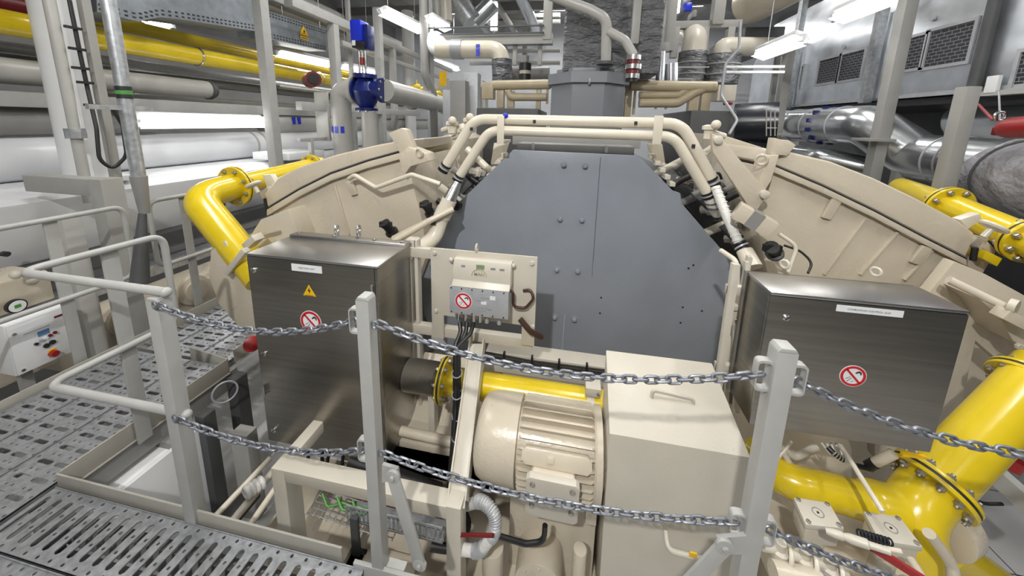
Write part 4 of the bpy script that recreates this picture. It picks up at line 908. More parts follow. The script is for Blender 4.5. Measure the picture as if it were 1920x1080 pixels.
# ---------------------------------------------------------------- small cream valve blocks
def vblock(label, cs, Z, h):
    t = thing('valve_block', label, 'valve', at(*cs[0], Z=Z))
    top = [at(*c, Z=Z) for c in cs]
    MB().prism(top, (0,0,-.022)).build('lid', 'cream_light', t, bev=.004)
    cen = sum(top, V((0,0,0)))/4
    MB().prism([cen+(p-cen)*.93-Z1*.022 for p in top], (0,0,-h)).build('body', 'cream', t, bev=.01); MB().cyl(cen-Z1*(h+.02), V((cen.x,cen.y,-.16)), .035).build('stem', 'cream', t)
    for p in top: q = cen+(p-cen)*.80; MB().hexbolt(q, Z1, .008, .006).build('screw', 'bolt', t)
    MB().torus(cen+Z1*.0005, Z1, .017, .0016, 24, 6).build('centre_ring', 'midgrey', t); MB().cyl(cen, cen+Z1*.002, .004, n=10).build('centre_mark', 'ink', t)
    return t
ZV = .27
vblock('small square cream valve block nearest the pump cover', [(1488,932),(1555,942),(1583,991),(1511,983)], ZV, .07)
vblock('small square cream valve block in front of the yellow elbow', [(1619,958),(1687,968),(1731,1026),(1649,1013)], ZV-.02, .07)
vt = thing('sensor_line', 'cream and white sensor fitting between the two valve blocks', 'fitting', at(1590,1005,Y=1.1))
a, b = at(1548,995,Y=1.10), at(1640,1025,Y=1.06); d = b-a
MB().lathe(a, d, ((0,.009),(.02,.013),(.04,.013),(.045,.010),(.06,.014),(.10,.014),(.105,.010),(.15,.010)), 14).build('fitting', 'cream_light', vt)
MB().cyl(b, at(1690,1034,Y=1.05), .007, n=10).build('line', 'cream_pipe', vt)
sp = MB(); 
for k in range(9): p = at(1612+7*k, 1000+2.1*k, Y=1.1); sp.torus(p, V((1,0,-.3)), .010, .003, 12, 6)
solo(sp, 'spiral_wrap', 'blackgloss', 'black and white spiral wrapped cable over the valve block', 'cable')
bd = MB(); bd.prism([at(1470,1000,Z=-.05),at(1640,1020,Z=-.05),at(1760,1100,Z=-.05),at(1500,1110,Z=-.05)],(0,0,-.10)); bd.span((.88,1.15,-.62),(1.55,1.75,-.16))
solo(bd, 'valve_casting', 'cream', 'cream casting under the small valve blocks in the lower right', 'base', bev=.012)
solo(MB().tube([at(1575,835,Y=1.45), at(1600,872,Y=1.36), at(1655,960,Y=1.22)], .009, 10), 'thin_rod', 'cream_pipe', 'thin cream rod running down from the wide cabinet to the valve block', 'rod')
solo(MB().bar(at(1622,1018,Y=1.10), at(1740,1092,Y=1.02), .012, .022), 'red_bar', 'red', 'dark red bar in front of the valve blocks, bottom right', 'bar')
solo(pipe([at(1742,1000,Y=1.25), at(1765,1030,Y=1.25), at(1785,1060,Y=1.25), at(1790,1110,Y=1.22)], .018, .05), 'tan_hose', 'cream', 'tan bent tube beside the yellow elbow, bottom right', 'tube')
solo(MB().cyl(at(1708,1050,Y=1.12), at(1740,1100,Y=1.05), .013), 'thin_tube', 'cream', 'straight tan tube below the valve block, bottom right', 'tube')
for k, (px, py, l) in enumerate(((1462,1030,'nearest the right post'),(1508,1045,'second from the right post'),(1555,1062,'with blue handle below the chain'))):
    t = thing('drain_cock', 'small cream drain cock '+l, 'valve', at(px,py,Y=1.05)); p = at(px,py,Y=1.05)
    MB().lathe(p-V((0,0,.06)), Z1, ((0,.02),(.03,.02),(.035,.027),(.06,.027),(.065,.016),(.09,.016)), 12).build('body', 'cream_light', t)
    MB().cyl(p-V((.05,0,0)), p+V((.05,0,-.012)), .015, n=12).build('cross_pipe', 'cream_light', t)
    MB().torus(p+V((.02,-.02,.0)), (1,-.4,0), .022, .007, 16).build('clamp_ring', 'cream_pipe', t)
    if k == 2: MB().bar(p+V((-.03,-.03,-.035)), p+V((.06,-.03,-.06)), .02, .03).build('handle', 'bluebright', t, bev=.003)
solo(MB().cyl(at(1450,1075,Y=1.0), at(1540,1095,Y=1.0), .035), 'drain_pipe', 'cream', 'horizontal cream pipe at the bottom edge right of the right post', 'pipe')
# cables and lamp under the wide cabinet
wc = thing('cable_loom', 'white and black striped cable loom under the wide steel cabinet', 'cables', at(1560,835,Y=1.5))
pth = rounded([at(1552,838,Y=1.5), at(1572,858,Y=1.47), at(1600,872,Y=1.46), at(1635,880,Y=1.46)], .05, 8)
for i in range(len(pth)-1): MB().cyl(pth[i], pth[i+1], .010, n=10).build('loom_segment', 'hosewhite' if i % 2 else 'black', wc)
for k in range(5): MB().cyl(at(1540+9*k,830,Y=1.52), at(1558+5*k,853,Y=1.49), .004, n=8).build('wire', 'hosewhite', wc)
sl = thing('sensor_probe', 'round cream sensor head with black collar under the wide cabinet', 'sensor', at(1660,858,Y=1.45))
a, b = at(1640,868,Y=1.46), at(1676,850,Y=1.44); MB().cyl(a, b, .018, n=20).build('head', 'cream', sl, bev=.003); MB().cyl(a-(b-a)*.35, a, .020, n=20).build('collar', 'black', sl)
solo(MB().bar(at(1690,851,Y=1.42), at(1735,857,Y=1.42), .012, .012), 'yellow_strip', 'signyellow', 'small yellow strip under the right corner of the wide cabinet', 'strip')
solo(MB().span((1.20,1.46,.41),(1.26,1.52,.44)), 'terminal_clip', 'hosewhite', 'white clip on the edge of the tilted yellow flange', 'clip', bev=.003)
vr = MB(); vr.tube([at(1450,870,Y=1.5), at(1485,828,Y=1.55)], .006, 8)
solo(vr, 'thin_wire', 'cream_pipe', 'thin cream line crossing under the lower left corner of the wide cabinet', 'line')
el = thing('pipe_elbow', 'small cream pipe elbow under the wide cabinet', 'pipe', at(1500,845,Y=1.55))
pipe([at(1532,838,Y=1.58), at(1490,858,Y=1.55), at(1462,838,Y=1.55)], .016, .03).build('elbow', 'cream_light', el)
pipe([at(1470,850,Y=1.52), at(1490,885,Y=1.5)], .013, .03).build('drop_pipe', 'cream_light', el)
solo(MB().lathe(V((1.35,2.0,-.25)), V((-.1,.12,.5)), ((0,.26),(.15,.28),(.42,.22),(.5,.1)), 32), 'round_housing', 'cream', 'rounded cream engine housing in the shade under the wide cabinet', 'engine casing')
# small red reflector next to the yellow pipe
solo(MB().cyl(at(1882,870,Y=1.72), at(1895,855,Y=1.72), .05, n=20), 'red_plug', 'red', 'small red cap behind the thick yellow pipe at the right edge', 'cap')
rw = thing('right_walkway', 'grey grating edge with side channel at the right edge of the photo', 'walkway', (2.3,1.9,-.3))
MB().bar(at(1862,885,Y=1.95), at(1990,1000,Y=1.75), .05, .09).build('side_channel', 'lightgrey', rw)
MB().prism([at(1885,870,Z=-.25), at(2000,830,Z=-.25), at(2080,930,Z=-.25), at(1930,925,Z=-.25)], (0,0,-.02)).build('tread', 'grate', rw)
solo(MB().tube(rounded([at(1815,915,Y=1.9), at(1835,945,Y=1.9), at(1880,945,Y=1.9)],.08), .008, 8), 'floor_cable', 'black', 'thin black cable looping above the pale floor, lower right', 'cable')
# red round reflector left of the tall cabinet and grey cable pieces below walkway
solo(MB().cyl(at(473,645,Y=1.6), at(473,645,Y=1.585), .045, n=28), 'red_disc', 'red', 'red round disc at the left edge of the tall cabinet', 'disc', bev=.003)
# ---------------------------------------------------------------- things in the pit under the left rail
solo(MB().box((-1.72,1.95,-.85),(.75,1.1,.03)), 'pit_plate', 'floor', 'pale grey floor plate in the pit left of the tall cabinet', 'plate')
wb = thing('white_cabinet', 'white sheet metal box standing under the walkway in the pit', 'box', (-2.0,1.25,FZ))
MB().span((-2.14,.97,FZ),(-2.115,1.50,-.19)).build('side_sheet', 'white', wb, bev=.002); MB().span((-2.7,1.0,FZ),(-2.145,1.48,-.24)).build('box', 'white', wb, bev=.004)
def pitpost(px0, px1, py, Y, zt):
    a, b = at(px0,py,Y=Y), at(px1,py,Y=Y); return MB().span((a.x,Y,FZ),(b.x,Y+.07,zt))
pt = pitpost(300,342,880,1.32,-.20); solo(pt, 'pit_post', 'midgrey', 'grey perforated post in the pit behind the left chain post', 'post', bev=.003)
pt = pitpost(374,390,840,1.42,-.10); solo(pt, 'pit_post', 'darkgrey', 'dark post in the pit just right of the left chain post', 'post', bev=.003)
pt = pitpost(436,466,850,1.46,-.22); solo(pt, 'pit_post', 'post', 'pale grey post in the pit left of the front frame', 'post', bev=.003)
solo(MB().cyl((-2.1,1.9,-.22),(-1.62,1.98,-.10),.026), 'pit_pipe', 'lightgrey', 'grey pipe end with cable ring in the pit left of the tall cabinet', 'pipe')
solo(MB().torus(at(422,735,Y=1.62), (.8,-.5,.15), .065, .006, 28), 'cable_ring', 'palegrey', 'loose grey cable ring hanging over the pit', 'cable')
for k, (x, l, r, mt) in enumerate(((0,'outermost',.016,'cream_pipe'),(1,'middle',.02,'cream_light'),(2,'innermost',.016,'cream_pipe'))):
    solo(MB().cyl(at(506+16*x,860+12*x,Z=-.36), at(388+32*x,985+12*x,Z=-.40), r), 'lube_pipe', mt, l+' of the cream pipes left of the front frame leg', 'pipe')
vh = thing('hose_coupling', 'white pipe coupling between the cream pipes left of the front frame', 'coupling', (-1.46,1.2,-.40))
for k in range(4): MB().torus(at(490-9*k,905+6*k,Z=-.32), V((-.3,-1,0)), .026, .012, 20).build('collar', 'hosewhite', vh)
solo(MB().box(at(447,955,Z=-.42),(.07,.20,.07)), 'black_box', 'black', 'small black box between the cream pipes at the toe board', 'box', bev=.006)
# cable tray below the front frame
ct = thing('cable_tray', 'galvanized slotted cable tray hanging below the front frame', 'cable tray', (-.8,1.32,-.5))
t0, t1 = at(650,962,Y=1.30), at(830,1005,Y=1.30); zt = (t0.z+t1.z)/2
cells = MB(); n = 22; w_ = (t1.x-t0.x)/n
for k in range(n+1): cells.span((t0.x+k*w_-w_*.25,1.30,zt-.035),(t0.x+k*w_+w_*.25,1.304,zt+.035))
cells.span((t0.x,1.30,zt+.03),(t1.x,1.306,zt+.048)); cells.span((t0.x,1.30,zt-.05),(t1.x,1.306,zt-.03)); cells.span((t0.x,1.30,zt-.052),(t1.x,1.40,zt-.047))
cells.build('tray_side', 'galv', ct)
MB().span((t0.x+.03,1.28,FZ+.38),(t0.x+.07,1.30,zt)).build('tray_leg', 'darkgrey', ct); MB().span((t0.x-.03,1.2,-.625),(t0.x+.09,1.32,-.60)).build('tray_foot', 'darkgrey', ct)
ms = MB()
for k in range(5): ms.cyl((-1.30,1.30+.03*k,-.42),(-.86,1.30+.03*k,-.46),.003,n=6)
for k in range(12): ms.cyl((-1.30+.04*k,1.29,-.42-.004*k),(-1.30+.04*k,1.43,-.42-.004*k),.003,n=6)
solo(ms, 'wire_basket', 'galv', 'wire mesh tray with green wires below the front frame', 'cable tray')
for k in range(3):
    solo(MB().tube(rounded([(-1.25+.09*k,1.36,-.36),(-1.2+.09*k,1.33,-.40),(-1.13+.09*k,1.36,-.39),(-1.05+.1*k,1.37,-.42)],.03), .007, 8), 'green_wire', 'green', ['left','middle','right'][k]+' green and yellow wire in the wire tray below the front frame', 'wire')
solo(MB().box((-1.0,1.50,-.44),(.34,.10,.12)), 'red_junction', 'darkred', 'dark red box in the shade behind the wire tray', 'box', bev=.008)
solo(MB().cyl((-1.15,1.48,-.26),(-.62,1.46,-.33),.05), 'black_duct', 'black', 'thick black tube below the tall cabinet bottom', 'hose')
solo(MB().tube(rounded([(-.62,1.46,-.33),(-.50,1.42,-.30),(-.42,1.38,-.38),(-.50,1.32,-.46),(-.60,1.3,-.44)],.06), .022, 12), 'black_hose', 'black', 'black hose bend behind the brace of the middle post', 'hose')
ws = thing('white_spiral_hose', 'white ribbed hose looping beside the front frame right leg', 'hose', (-.3,1.3,-.4))
wp = rounded([at(864,1030,Y=1.2), at(900,1034,Y=1.19), at(928,1000,Y=1.2), at(930,965,Y=1.22), at(905,938,Y=1.25), at(872,948,Y=1.3)],.08,8)
MB().tube(wp, .024, 12).build('hose', 'hosewhite', ws)
for i in range(1, len(wp)-1): MB().torus(wp[i], wp[i+1]-wp[i-1], .025, .004, 14, 6).build('rib', 'palegrey', ws)
solo(MB().tube([at(858,1003,Y=1.18), at(925,1004,Y=1.16)], .008, 10), 'red_cable', 'darkred', 'dark red cable with black end beside the front frame right leg', 'cable')
# ---------------------------------------------------------------- pipe racks along the left side of the hall
def yrun(p0, p1, X, r, name, mt, label, cat='pipe', group=None, y0=None, y1=None, n=24):
    a, b = at(*p0, X=X), at(*p1, X=X); z = (a.z+b.z)/2
    return solo(MB().cyl((X,a.y if y0 is None else y0,z),(X,b.y if y1 is None else y1,z), r, n=n), name, mt, label, cat, group)
def ybeam(p0, p1, X, w, h, name, mt, label, cat='beam', y0=None, y1=None):
    a, b = at(*p0, X=X), at(*p1, X=X); z = (a.z+b.z)/2
    return solo(MB().span((X-w/2,a.y if y0 is None else y0,z-h/2),(X+w/2,b.y if y1 is None else y1,z+h/2)), name, mt, label, cat, bev=.006)
X0 = -4.85
t = thing('gas_main', 'long yellow gas main running along the left side of the hall', 'pipe', (X0,2,2.35))
a, b = at(0,42,X=X0), at(620,150,X=X0); zz = (a.z+b.z)/2
MB().cyl((X0,.6,zz),(X0,8.4,zz), .105, n=28).build('pipe_run', 'yellow', t)
for y in (3.9,6.1): MB().torus((X0,y,zz), Y1, .107, .012, 28, 8).build('clamp_ring', 'chrome', t)
yrun((240,50),(600,128), -5.6, .085, 'gas_main', 'yellow', 'second yellow gas main higher up behind the hanging cable duct', y0=3.3, y1=8.6)
pe = thing('red_pipe_end', 'dark red capped pipe end below the yellow main on the left', 'pipe', at(590,148,X=-4.25))
q = at(588,148,X=-4.25); MB().cyl(q, q+V((-.28,.25,0)), .12, n=28).build('pipe_stub', 'darkred', pe); MB().cyl(q-V((-.02,.02,0)), q+V((-.012,.012,0)), .085, n=28).build('dark_mouth', 'black', pe)
yrun((195,108),(460,152), -5.3, .05, 'rack_pipe', 'palegrey', 'thin silver pipe just under the yellow main', y0=1, y1=9)
yrun((200,132),(400,158), -5.4, .06, 'rack_pipe', 'midgrey', 'dark grey pipe under the thin silver pipe on the left rack', y0=1, y1=9)
yrun((0,112),(130,122), -5.8, .09, 'rack_pipe', 'midgrey', 'grey pipe at the far left below the yellow main', y0=.5, y1=9)
rp = thing('rack_pipe', 'wide beige grey pipe with elbow end on the left rack', 'pipe', at(220,158,X=-5.0))
a, b = at(205,154,X=-5.0), at(390,166,X=-5.0); z_ = (a.z+b.z)/2
MB().cyl((-5.0,.8,z_),(-5.0,b.y,z_), .115, n=28).build('pipe_run', 'lightgrey', rp); MB().lathe((-5.0,b.y-.02,z_), Y1, ((0,.13),(.04,.13),(.05,.10),(.09,.10)), 28).build('end_collar', 'darkgrey', rp)
ybeam((205,195),(620,212), X0, .10, .13, 'rack_girder', 'rail', 'light grey horizontal rack beam above the bright tube lamp', y0=.6, y1=12)
ybeam((0,165),(60,168), -4.9, .3, .16, 'white_tray', 'lightgrey', 'pale tray end at the far left behind the white column', 'tray', y0=.4, y1=1.6)
yrun((0,220),(100,235), -5.0, .13, 'rack_pipe', 'midgrey', 'big grey pipe at the far left behind the white column', y0=.4, y1=3.4)
pw = thing('white_main', 'large white insulated pipe below the bright tube lamp', 'pipe', (-5.0,3,1.2))
a, b = at(270,283,X=-5.0), at(470,272,X=-5.0); z_ = (a.z+b.z)/2
MB().cyl((-5.0,.4,z_),(-5.0,9,z_), .20, n=32).build('pipe_run', 'tank', pw)
for y in (4.6,4.75): MB().lathe((-5.0,y,z_), Y1, ((0,.21),(.03,.21)), 32).build('clamp_ring', 'lightgrey', pw)
yrun((510,228),(620,232), -5.0, .19, 'rack_pipe', 'lightgrey', 'light grey pipe with blue marks behind the grey elbow', y0=4.95, y1=12)
for k in range(2): q = at(516,228+0*k,X=-4.8); solo(MB().box((-4.81,5.35+.12*k,1.6),(.02,.06,.12)), 'blue_mark', 'bluebright', ['first','second'][k]+' blue mark on the grey pipe left of the elbow', 'mark')
# long white box girder the column stands on
wb = MB(); wb.prism([V((-4.35,0,.42)),V((-4.15,0,.95)),V((-4.35,0,1.02)),V((-5.9,0,1.02)),V((-5.9,0,.42))], (0,9,0))
wbo = solo(wb, 'white_girder', 'tank', 'long white painted box girder along the left side carrying the round column', 'girder', bev=.02)
MB().span((-4.5,.2,.28),(-4.2,9,.42)).build('foot_strip', 'darkgrey', wbo)
solo(MB().span((-4.3,.4,.05),(-4.1,9,.16)), 'girder_rail', 'galv', 'bright metal rail under the white girder', 'rail')
for i, y in enumerate((1.75,2.35,3.4)): solo(MB().cyl((-4.16,y,.60),(-4.12,y,.60),.02,n=12), 'girder_bolt', 'ink', ['nearest','middle','farthest'][i]+' dark stud on the side of the white girder', 'bolt')
# white round column and its neighbours
c = at(153,310,X=-4.42)
col_ = thing('round_post', 'thick white round column at the left standing on the white girder', 'column', (-4.42,c.y,1.02))
MB().cyl((-4.42,c.y+.05,1.03),(-4.42,c.y+.05,CZ), .165, n=36).build('shaft', 'white', col_); MB().span((-4.63,c.y-.16,1.02),(-4.21,c.y+.26,1.07)).build('base_plate', 'white', col_, bev=.006)
g1 = thing('conduit', 'pale conduit with coupling in front of the white round column', 'pipe', at(140,250,X=-4.0))
q = at(142,250,X=-4.05); MB().cyl((q.x,q.y,.9),(q.x,q.y,CZ), .036, n=14).build('tube', 'lightgrey', g1); MB().cyl((q.x,q.y,q.z-.04),(q.x,q.y,q.z+.04), .062, n=14).build('coupling', 'galv', g1)
q = at(157,130,X=-4.0); k1 = thing('black_cable', 'black cable clipped up the white round column and looping below', 'cable', q)
MB().tube(rounded([at(130,0,X=-4.02), at(150,100,X=-4.02), at(165,170,X=-4.02), at(181,240,X=-3.92), at(186,300,X=-3.9), at(212,318,X=-3.88), at(238,292,X=-3.85), at(230,235,X=-3.8), at(212,205,X=-3.8)],.12), .014, 10).build('cable', 'black', k1)
for px, py in ((137,52),(145,92),(151,128),(160,155),(173,197)): p = at(px,py,X=-4.0); MB().box(p,(.02,.10,.02)).build('cable_clip', 'black', k1)
def vpost(px, py, X, w, d, z0, z1, name, mt, label, cat='post'):
    q = at(px,py,X=X); return solo(MB().span((X-w/2,q.y-d/2,z0),(X+w/2,q.y+d/2,z1)), name, mt, label, cat, bev=.004)
vpost(181,135,-4.05,.06,.06,1.03,CZ,'steel_post','post','grey square steel post right of the white round column')
gc = thing('galvanized_conduit', 'galvanized vertical conduit with black and green tape in front of the left column', 'pipe', at(232,150,X=-3.0))
q = at(232,170,X=-3.0); MB().cyl((q.x,q.y,at(262,330,X=-3.0).z),(q.x,q.y,CZ), .040, n=18).build('tube', 'galv', gc); MB().cyl((q.x,q.y,at(270,400,X=-3.0).z),(q.x,q.y,at(262,330,X=-3.0).z), .030,.047, n=18).build('lower_sleeve', 'midgrey', gc)
MB().cyl(at(262,530,X=-3.0), at(267,400,X=-3.0), .055,.022, n=18).build('cone', 'darkgrey', gc)
for py, mt in ((166,'ink'),(173,'green'),(181,'ink')): z = at(232,py,X=-3.0).z; MB().cyl((q.x,q.y,z-.014),(q.x,q.y,z+.014), .0415, n=18).build('tape', mt, gc)
cl2 = MB(); p = at(228,202,X=-3.0); cl2.box(p,(.03,.34,.03)); solo(cl2, 'pipe_bracket', 'galv', 'threaded clamp bracket holding the galvanized conduit', 'bracket')
# L shaped grey support frame
sf = thing('steel_support', 'grey L shaped steel support in front of the white girder', 'frame', at(210,500,X=-3.4))
p = at(212,420,X=-3.4); zt = at(190,335,X=-3.4).z
MB().span((-3.46,p.y-.06,FZ),(-3.34,p.y+.07,zt)).build('upright', 'post', sf, bev=.004); MB().span((-4.12,p.y-.05,zt-.13),(-3.461,p.y+.06,zt-.005)).build('arm', 'post', sf, bev=.004)
pq = at(170,600,X=-3.45); solo(MB().span((-3.5,pq.y-.05,FZ),(-3.42,pq.y+.05,at(150,400,X=-3.45).z)), 'steel_post', 'lightgrey', 'pale flat post behind the guard rail left of the grey support', 'post', bev=.003)
# lamps on the left
def tube_lamp(label, p, d, L, side, r=.019, two=True, hang=None):
    """a fluorescent batten: housing, lit tubes; p centre, d direction, side = way the tubes face"""
    p, d, side = V(p), V(d).normalized(), V(side).normalized(); s2 = d.cross(side)
    t = thing('tube_lamp', label, 'lamp', p, 'fluorescent battens of the hall')
    MB().bar(p-d*L/2-side*.03, p+d*L/2-side*.03, .17, .05, up=side).build('lamp_housing', 'housing', t, bev=.006)
    for s in ((-1,1) if two else (0,)): MB().cyl(p-d*L*.47+s2*s*.05+side*.022, p+d*L*.47+s2*s*.05+side*.022, r, n=14).build('lit_tube', 'lamp', t)
    for e in (-1,1): MB().bar(p+d*e*L*.5-side*.03, p+d*e*L*.485+side*.045, .17, .03, up=s2).build('end_cap', 'housing', t)
    if side.z < -.9 and abs(d.z) < .3:
        for e in (-.35,.35): q = p+d*L*e-side*.05; MB().cyl(q, (q.x,q.y,CZ), .006, n=6).build('hanger_rod', 'galv', t)
    la = bpy.data.lights.new('tube_light', 'AREA'); la.shape = 'RECTANGLE'; la.size = L; la.size_y = .16; la.energy = LAMP_W*L; la.color = (1,.985,.95)
    lo = bpy.data.objects.new('tube_light', la); COL.objects.link(lo)
    z = -side; x = d; y = z.cross(x); mw = Matrix.Identity(4); c = p+side*.065
    for i in range(3): mw[i][0], mw[i][1], mw[i][2], mw[i][3] = x[i], y[i], z[i], c[i]
    lo.matrix_world = mw; lo.visible_camera = True
    return t
LAMP_W = 4.5
a, b = at(255,226,X=-4.6), at(490,226,X=-4.6); tube_lamp('bright tube lamp on the left rack above the large white pipe', ((-4.6),(a.y+b.y)/2,(a.z+b.z)/2), Y1, b.y-a.y, (1,0,-.25))
for p0, p1, X, lab in (((716,20),(788,52),-3.0,'tube lamp hanging top left of the blue valve actuator'),((520,97),(618,118),-5.0,'tube lamp below the warning sign duct on the left'),((640,122),(700,134),-5.0,'tube lamp between the left rack posts beside the blue valve'),((805,32),(838,50),-2.6,'tube lamp high up in the gap left of the stack'),((812,112),(858,128),-4.4,'small far tube lamp over the grey pipe left of the stack'),((270,33),(315,45),-5.9,'tube lamp glowing behind the hanging cable duct')):
    a, b = at(*p0, X=X), at(*p1, X=X); tube_lamp(lab, (a+b)/2, b-a, (b-a).length, (.3,0,-1), two=True)
# hanging cable ducts with perforated edges
def cable_duct(label, poly, X, depth, sign=None):
    t = thing('cable_duct', label, 'cable duct', at(*poly[0], X=X)); pts = [at(*p, X=X) for p in poly]
    side = MB().prism(pts, (-depth,0,0)).build('duct_side', 'ductgalv', t)
    h = MB()
    low = pts[2:]
    for a, b in zip(low[:-1], low[1:]):
        n = max(2, int((a-b).length/.055))
        for k in range(n):
            p = a.lerp(b, (k+.5)/n)
            for r in range(2): h.box(p+V((.002,0,.03+.04*r)), (.004,.026,.016))
    a, b = pts[0], pts[1]; n = int((a-b).length/.055)
    for k in range(n):
        p = a.lerp(b, (k+.5)/n)
        for r in range(2): h.box(p+V((.002,0,-.03-.04*r)), (.004,.026,.016))
    merge(side, h.build('perforation_pattern', 'ink'))
    return t
cable_duct('galvanized cable duct hanging at the top left, perforated lower edge', [(180,-30),(478,-12),(478,58),(350,38),(300,32),(260,40),(182,22)], -4.5, .5)
d2 = cable_duct('galvanized cable duct with yellow warning sign on the left', [(496,18),(612,55),(612,96),(500,72)], -4.5, .5)
p = at(570,64,X=-4.49); w = MB().prism([p+V((0,-.10,-.02)), p+V((0,.10,-.02)), p+V((0,0,.13))], (.006,0,0)).build('warning_triangle', 'signyellow', d2)
MB().span((p.x,p.y-.09,p.z-.09),(p.x+.006,p.y+.09,p.z-.04)).build('warning_strip', 'signyellow', d2)
MB().prism([p+V(q) for q in ((.007,.01,.09),(.007,-.02,.03),(.007,.0,.03),(.007,-.01,-.005),(.007,.03,.05),(.007,.01,.05))], (.002,0,0)).build('lightning_mark', 'ink', w)
MB().span((p.x+.006,p.y-.07,p.z-.072),(p.x+.008,p.y+.07,p.z-.060)).build('print_mark', 'ink', d2)
# rack posts and beams
for px, py, X, w, z1, lab in ((505,180,-3.9,.12,CZ,'tall grey rack post left of the warning sign duct'),(628,110,-4.1,.13,at(628,38,X=-4.1).z,'grey rack post right of the warning sign duct'),(712,130,-3.9,.13,at(712,18,X=-3.9).z,'grey rack post right of the blue actuator'),(738,160,-4.1,.12,at(738,85,X=-4.1).z,'grey rack post between the actuator and the white far column'),(655,70,-4.4,.07,CZ,'slim grey post behind the blue actuator'),(583,275,-3.9,.06,at(583,260,X=-3.9).z,'short grey rail post below the left rack')):
    vpost(px, py, X, w, w, FZ, z1, 'rack_post', 'rail', lab)
for p0, p1, X, w, h, lab in (((540,0),(632,42),-4.1,.14,.14,'grey overhead rack beam running back over the warning sign duct'),((500,5),(620,30),-4.5,.1,.1,'slim upper rack beam at the top left'),((640,100),(790,120),-4.2,.09,.09,'grey rack beam behind the blue valve'),((560,195),(700,210),-3.9,.10,.12,'grey rack beam left of the grey elbow pipe'),((700,80),(800,105),-4.3,.12,.12,'grey overhead beam over the white far column')):
    ybeam(p0, p1, X, w, h, 'rack_girder', 'rail', lab, y1=at(*p1,X=X).y+2)
ybeam((560,262),(620,260), -3.9, .05, .05, 'low_rail', 'rail', 'low grey rail between the rack posts behind the left casing')
solo(MB().span((-4.5,4.2,1.06),(-3.9,4.9,1.16)), 'post_pedestal', 'white', 'white base block of the rack post on the girder', 'base', bev=.01)
yrun((620,60),(760,80), -6.3, .25, 'vent_pipe', 'midgrey', 'large grey ventilation pipe under the ceiling on the left', y0=5, y1=12)
yrun((560,30),(640,50), -6.4, .2, 'vent_pipe', 'lightgrey', 'large pale ventilation pipe above the warning sign duct', y0=3.4, y1=9)
yrun((10,5),(60,20), -5.8, .12, 'vent_pipe', 'darkred', 'dark red brown pipe at the top left corner', y0=1, y1=3)
for k, (p0, p1, X, r, mt, l) in enumerate((((120,180),(200,185),-5.6,.10,'lightgrey','pale'),((760,230),(860,232),-5.0,.12,'lightgrey','far pale'),((640,225),(740,228),-5.4,.16,'midgrey','far grey'),((540,165),(640,180),-5.6,.13,'midgrey','mid grey'),((520,160),(600,172),-5.3,.05,'lightgrey','slim pale'))):
    yrun(p0, p1, X, r, 'rack_pipe', mt, l+' pipe on the left rack behind the posts, level '+['one','two','three','four','five'][k], y0=at(*p0,X=X).y, y1=at(*p1,X=X).y+3)
# blue valve with elbow pipe
vy = 4.9
vv = thing('control_valve', 'dark blue control valve with bright blue actuator on a grey pipe', 'valve', at(686,170,Y=vy))
c0 = at(686,172,Y=vy)
MB().lathe(c0+V((0,0,-.28)), Z1, ((0,.16),(.04,.16),(.05,.10),(.12,.15),(.28,.20),(.40,.15),(.46,.11),(.47,.17),(.53,.17)), 28).build('valve_body', 'blue', vv)
MB().lathe(c0+V((-.16,0,.02)), X1, ((0,.17),(.03,.17),(.04,.13),(.40,.13),(.41,.18),(.46,.18)), 28).build('valve_ends', 'blue', vv)
for k in range(8): a = 2*math.pi*k/8; MB().hexbolt(c0+V((.30,.155*math.cos(a),.02+.155*math.sin(a))), X1, .018,.018).build('bolt','bolt',vv)
for k in range(6): a = 2*math.pi*k/6; MB().hexbolt(c0+V((.12*math.cos(a),.12*math.sin(a),-.28)), -Z1, .016,.02).build('bolt','chrome',vv)
zt0, zt1, zt2 = at(677,92,Y=vy).z, at(677,80,Y=vy).z, at(677,40,Y=vy).z; ax = at(677,70,Y=vy).x
for dx in (-.05,.05): MB().cyl((ax+dx,vy,c0.z+.25),(ax+dx,vy,zt0), .016, n=10).build('yoke_pillar', 'chrome', vv)
MB().cyl((ax,vy,c0.z+.25),(ax,vy,zt0), .012, n=10).build('spindle', 'chrome', vv); MB().cyl((ax,vy,zt0-.22),(ax,vy,zt0-.12), .03, n=12).build('travel_mark', 'red', vv)
MB().span((ax-.09,vy-.10,zt0),(ax+.10,vy+.12,zt1)).build('gear_box', 'black', vv, bev=.01)
MB().span((ax-.105,vy-.10,zt1),(ax+.06,vy+.12,zt2)).build('actuator_housing', 'bluebright', vv, bev=.015); MB().span((ax+.062,vy-.05,zt1-.1),(ax+.14,vy+.12,zt2-.05)).build('actuator_side', 'blue', vv, bev=.012)
MB().span((ax-.08,vy-.105,zt0+.03),(ax-.03,vy-.098,zt0+.10)).build('rating_plate', 'signwhite', vv)
ep = thing('elbow_pipe', 'light grey elbow pipe with blue marks below the blue valve', 'pipe', at(645,250,Y=vy))
xl = at(643,250,Y=vy).x; ze = c0.z+.02
pipe([(c0.x-.14,vy,ze),(xl,vy,ze),(xl,vy,FZ)], .145, .27, 28, 10).build('pipe_run', 'lightgrey', ep)
MB().lathe((c0.x-.16,vy,ze), -X1, ((0,.20),(.05,.20)), 32).build('flange', 'lightgrey', ep)
zb = at(645,243,Y=vy).z
for k in range(3): a = math.radians(-125+35*k); MB().box((xl+.146*math.cos(a),vy+.146*math.sin(a),zb),(.052,.008,.10),Matrix.Rotation(a+math.pi/2,3,'Z')).build('blue_mark', 'bluebright', ep)
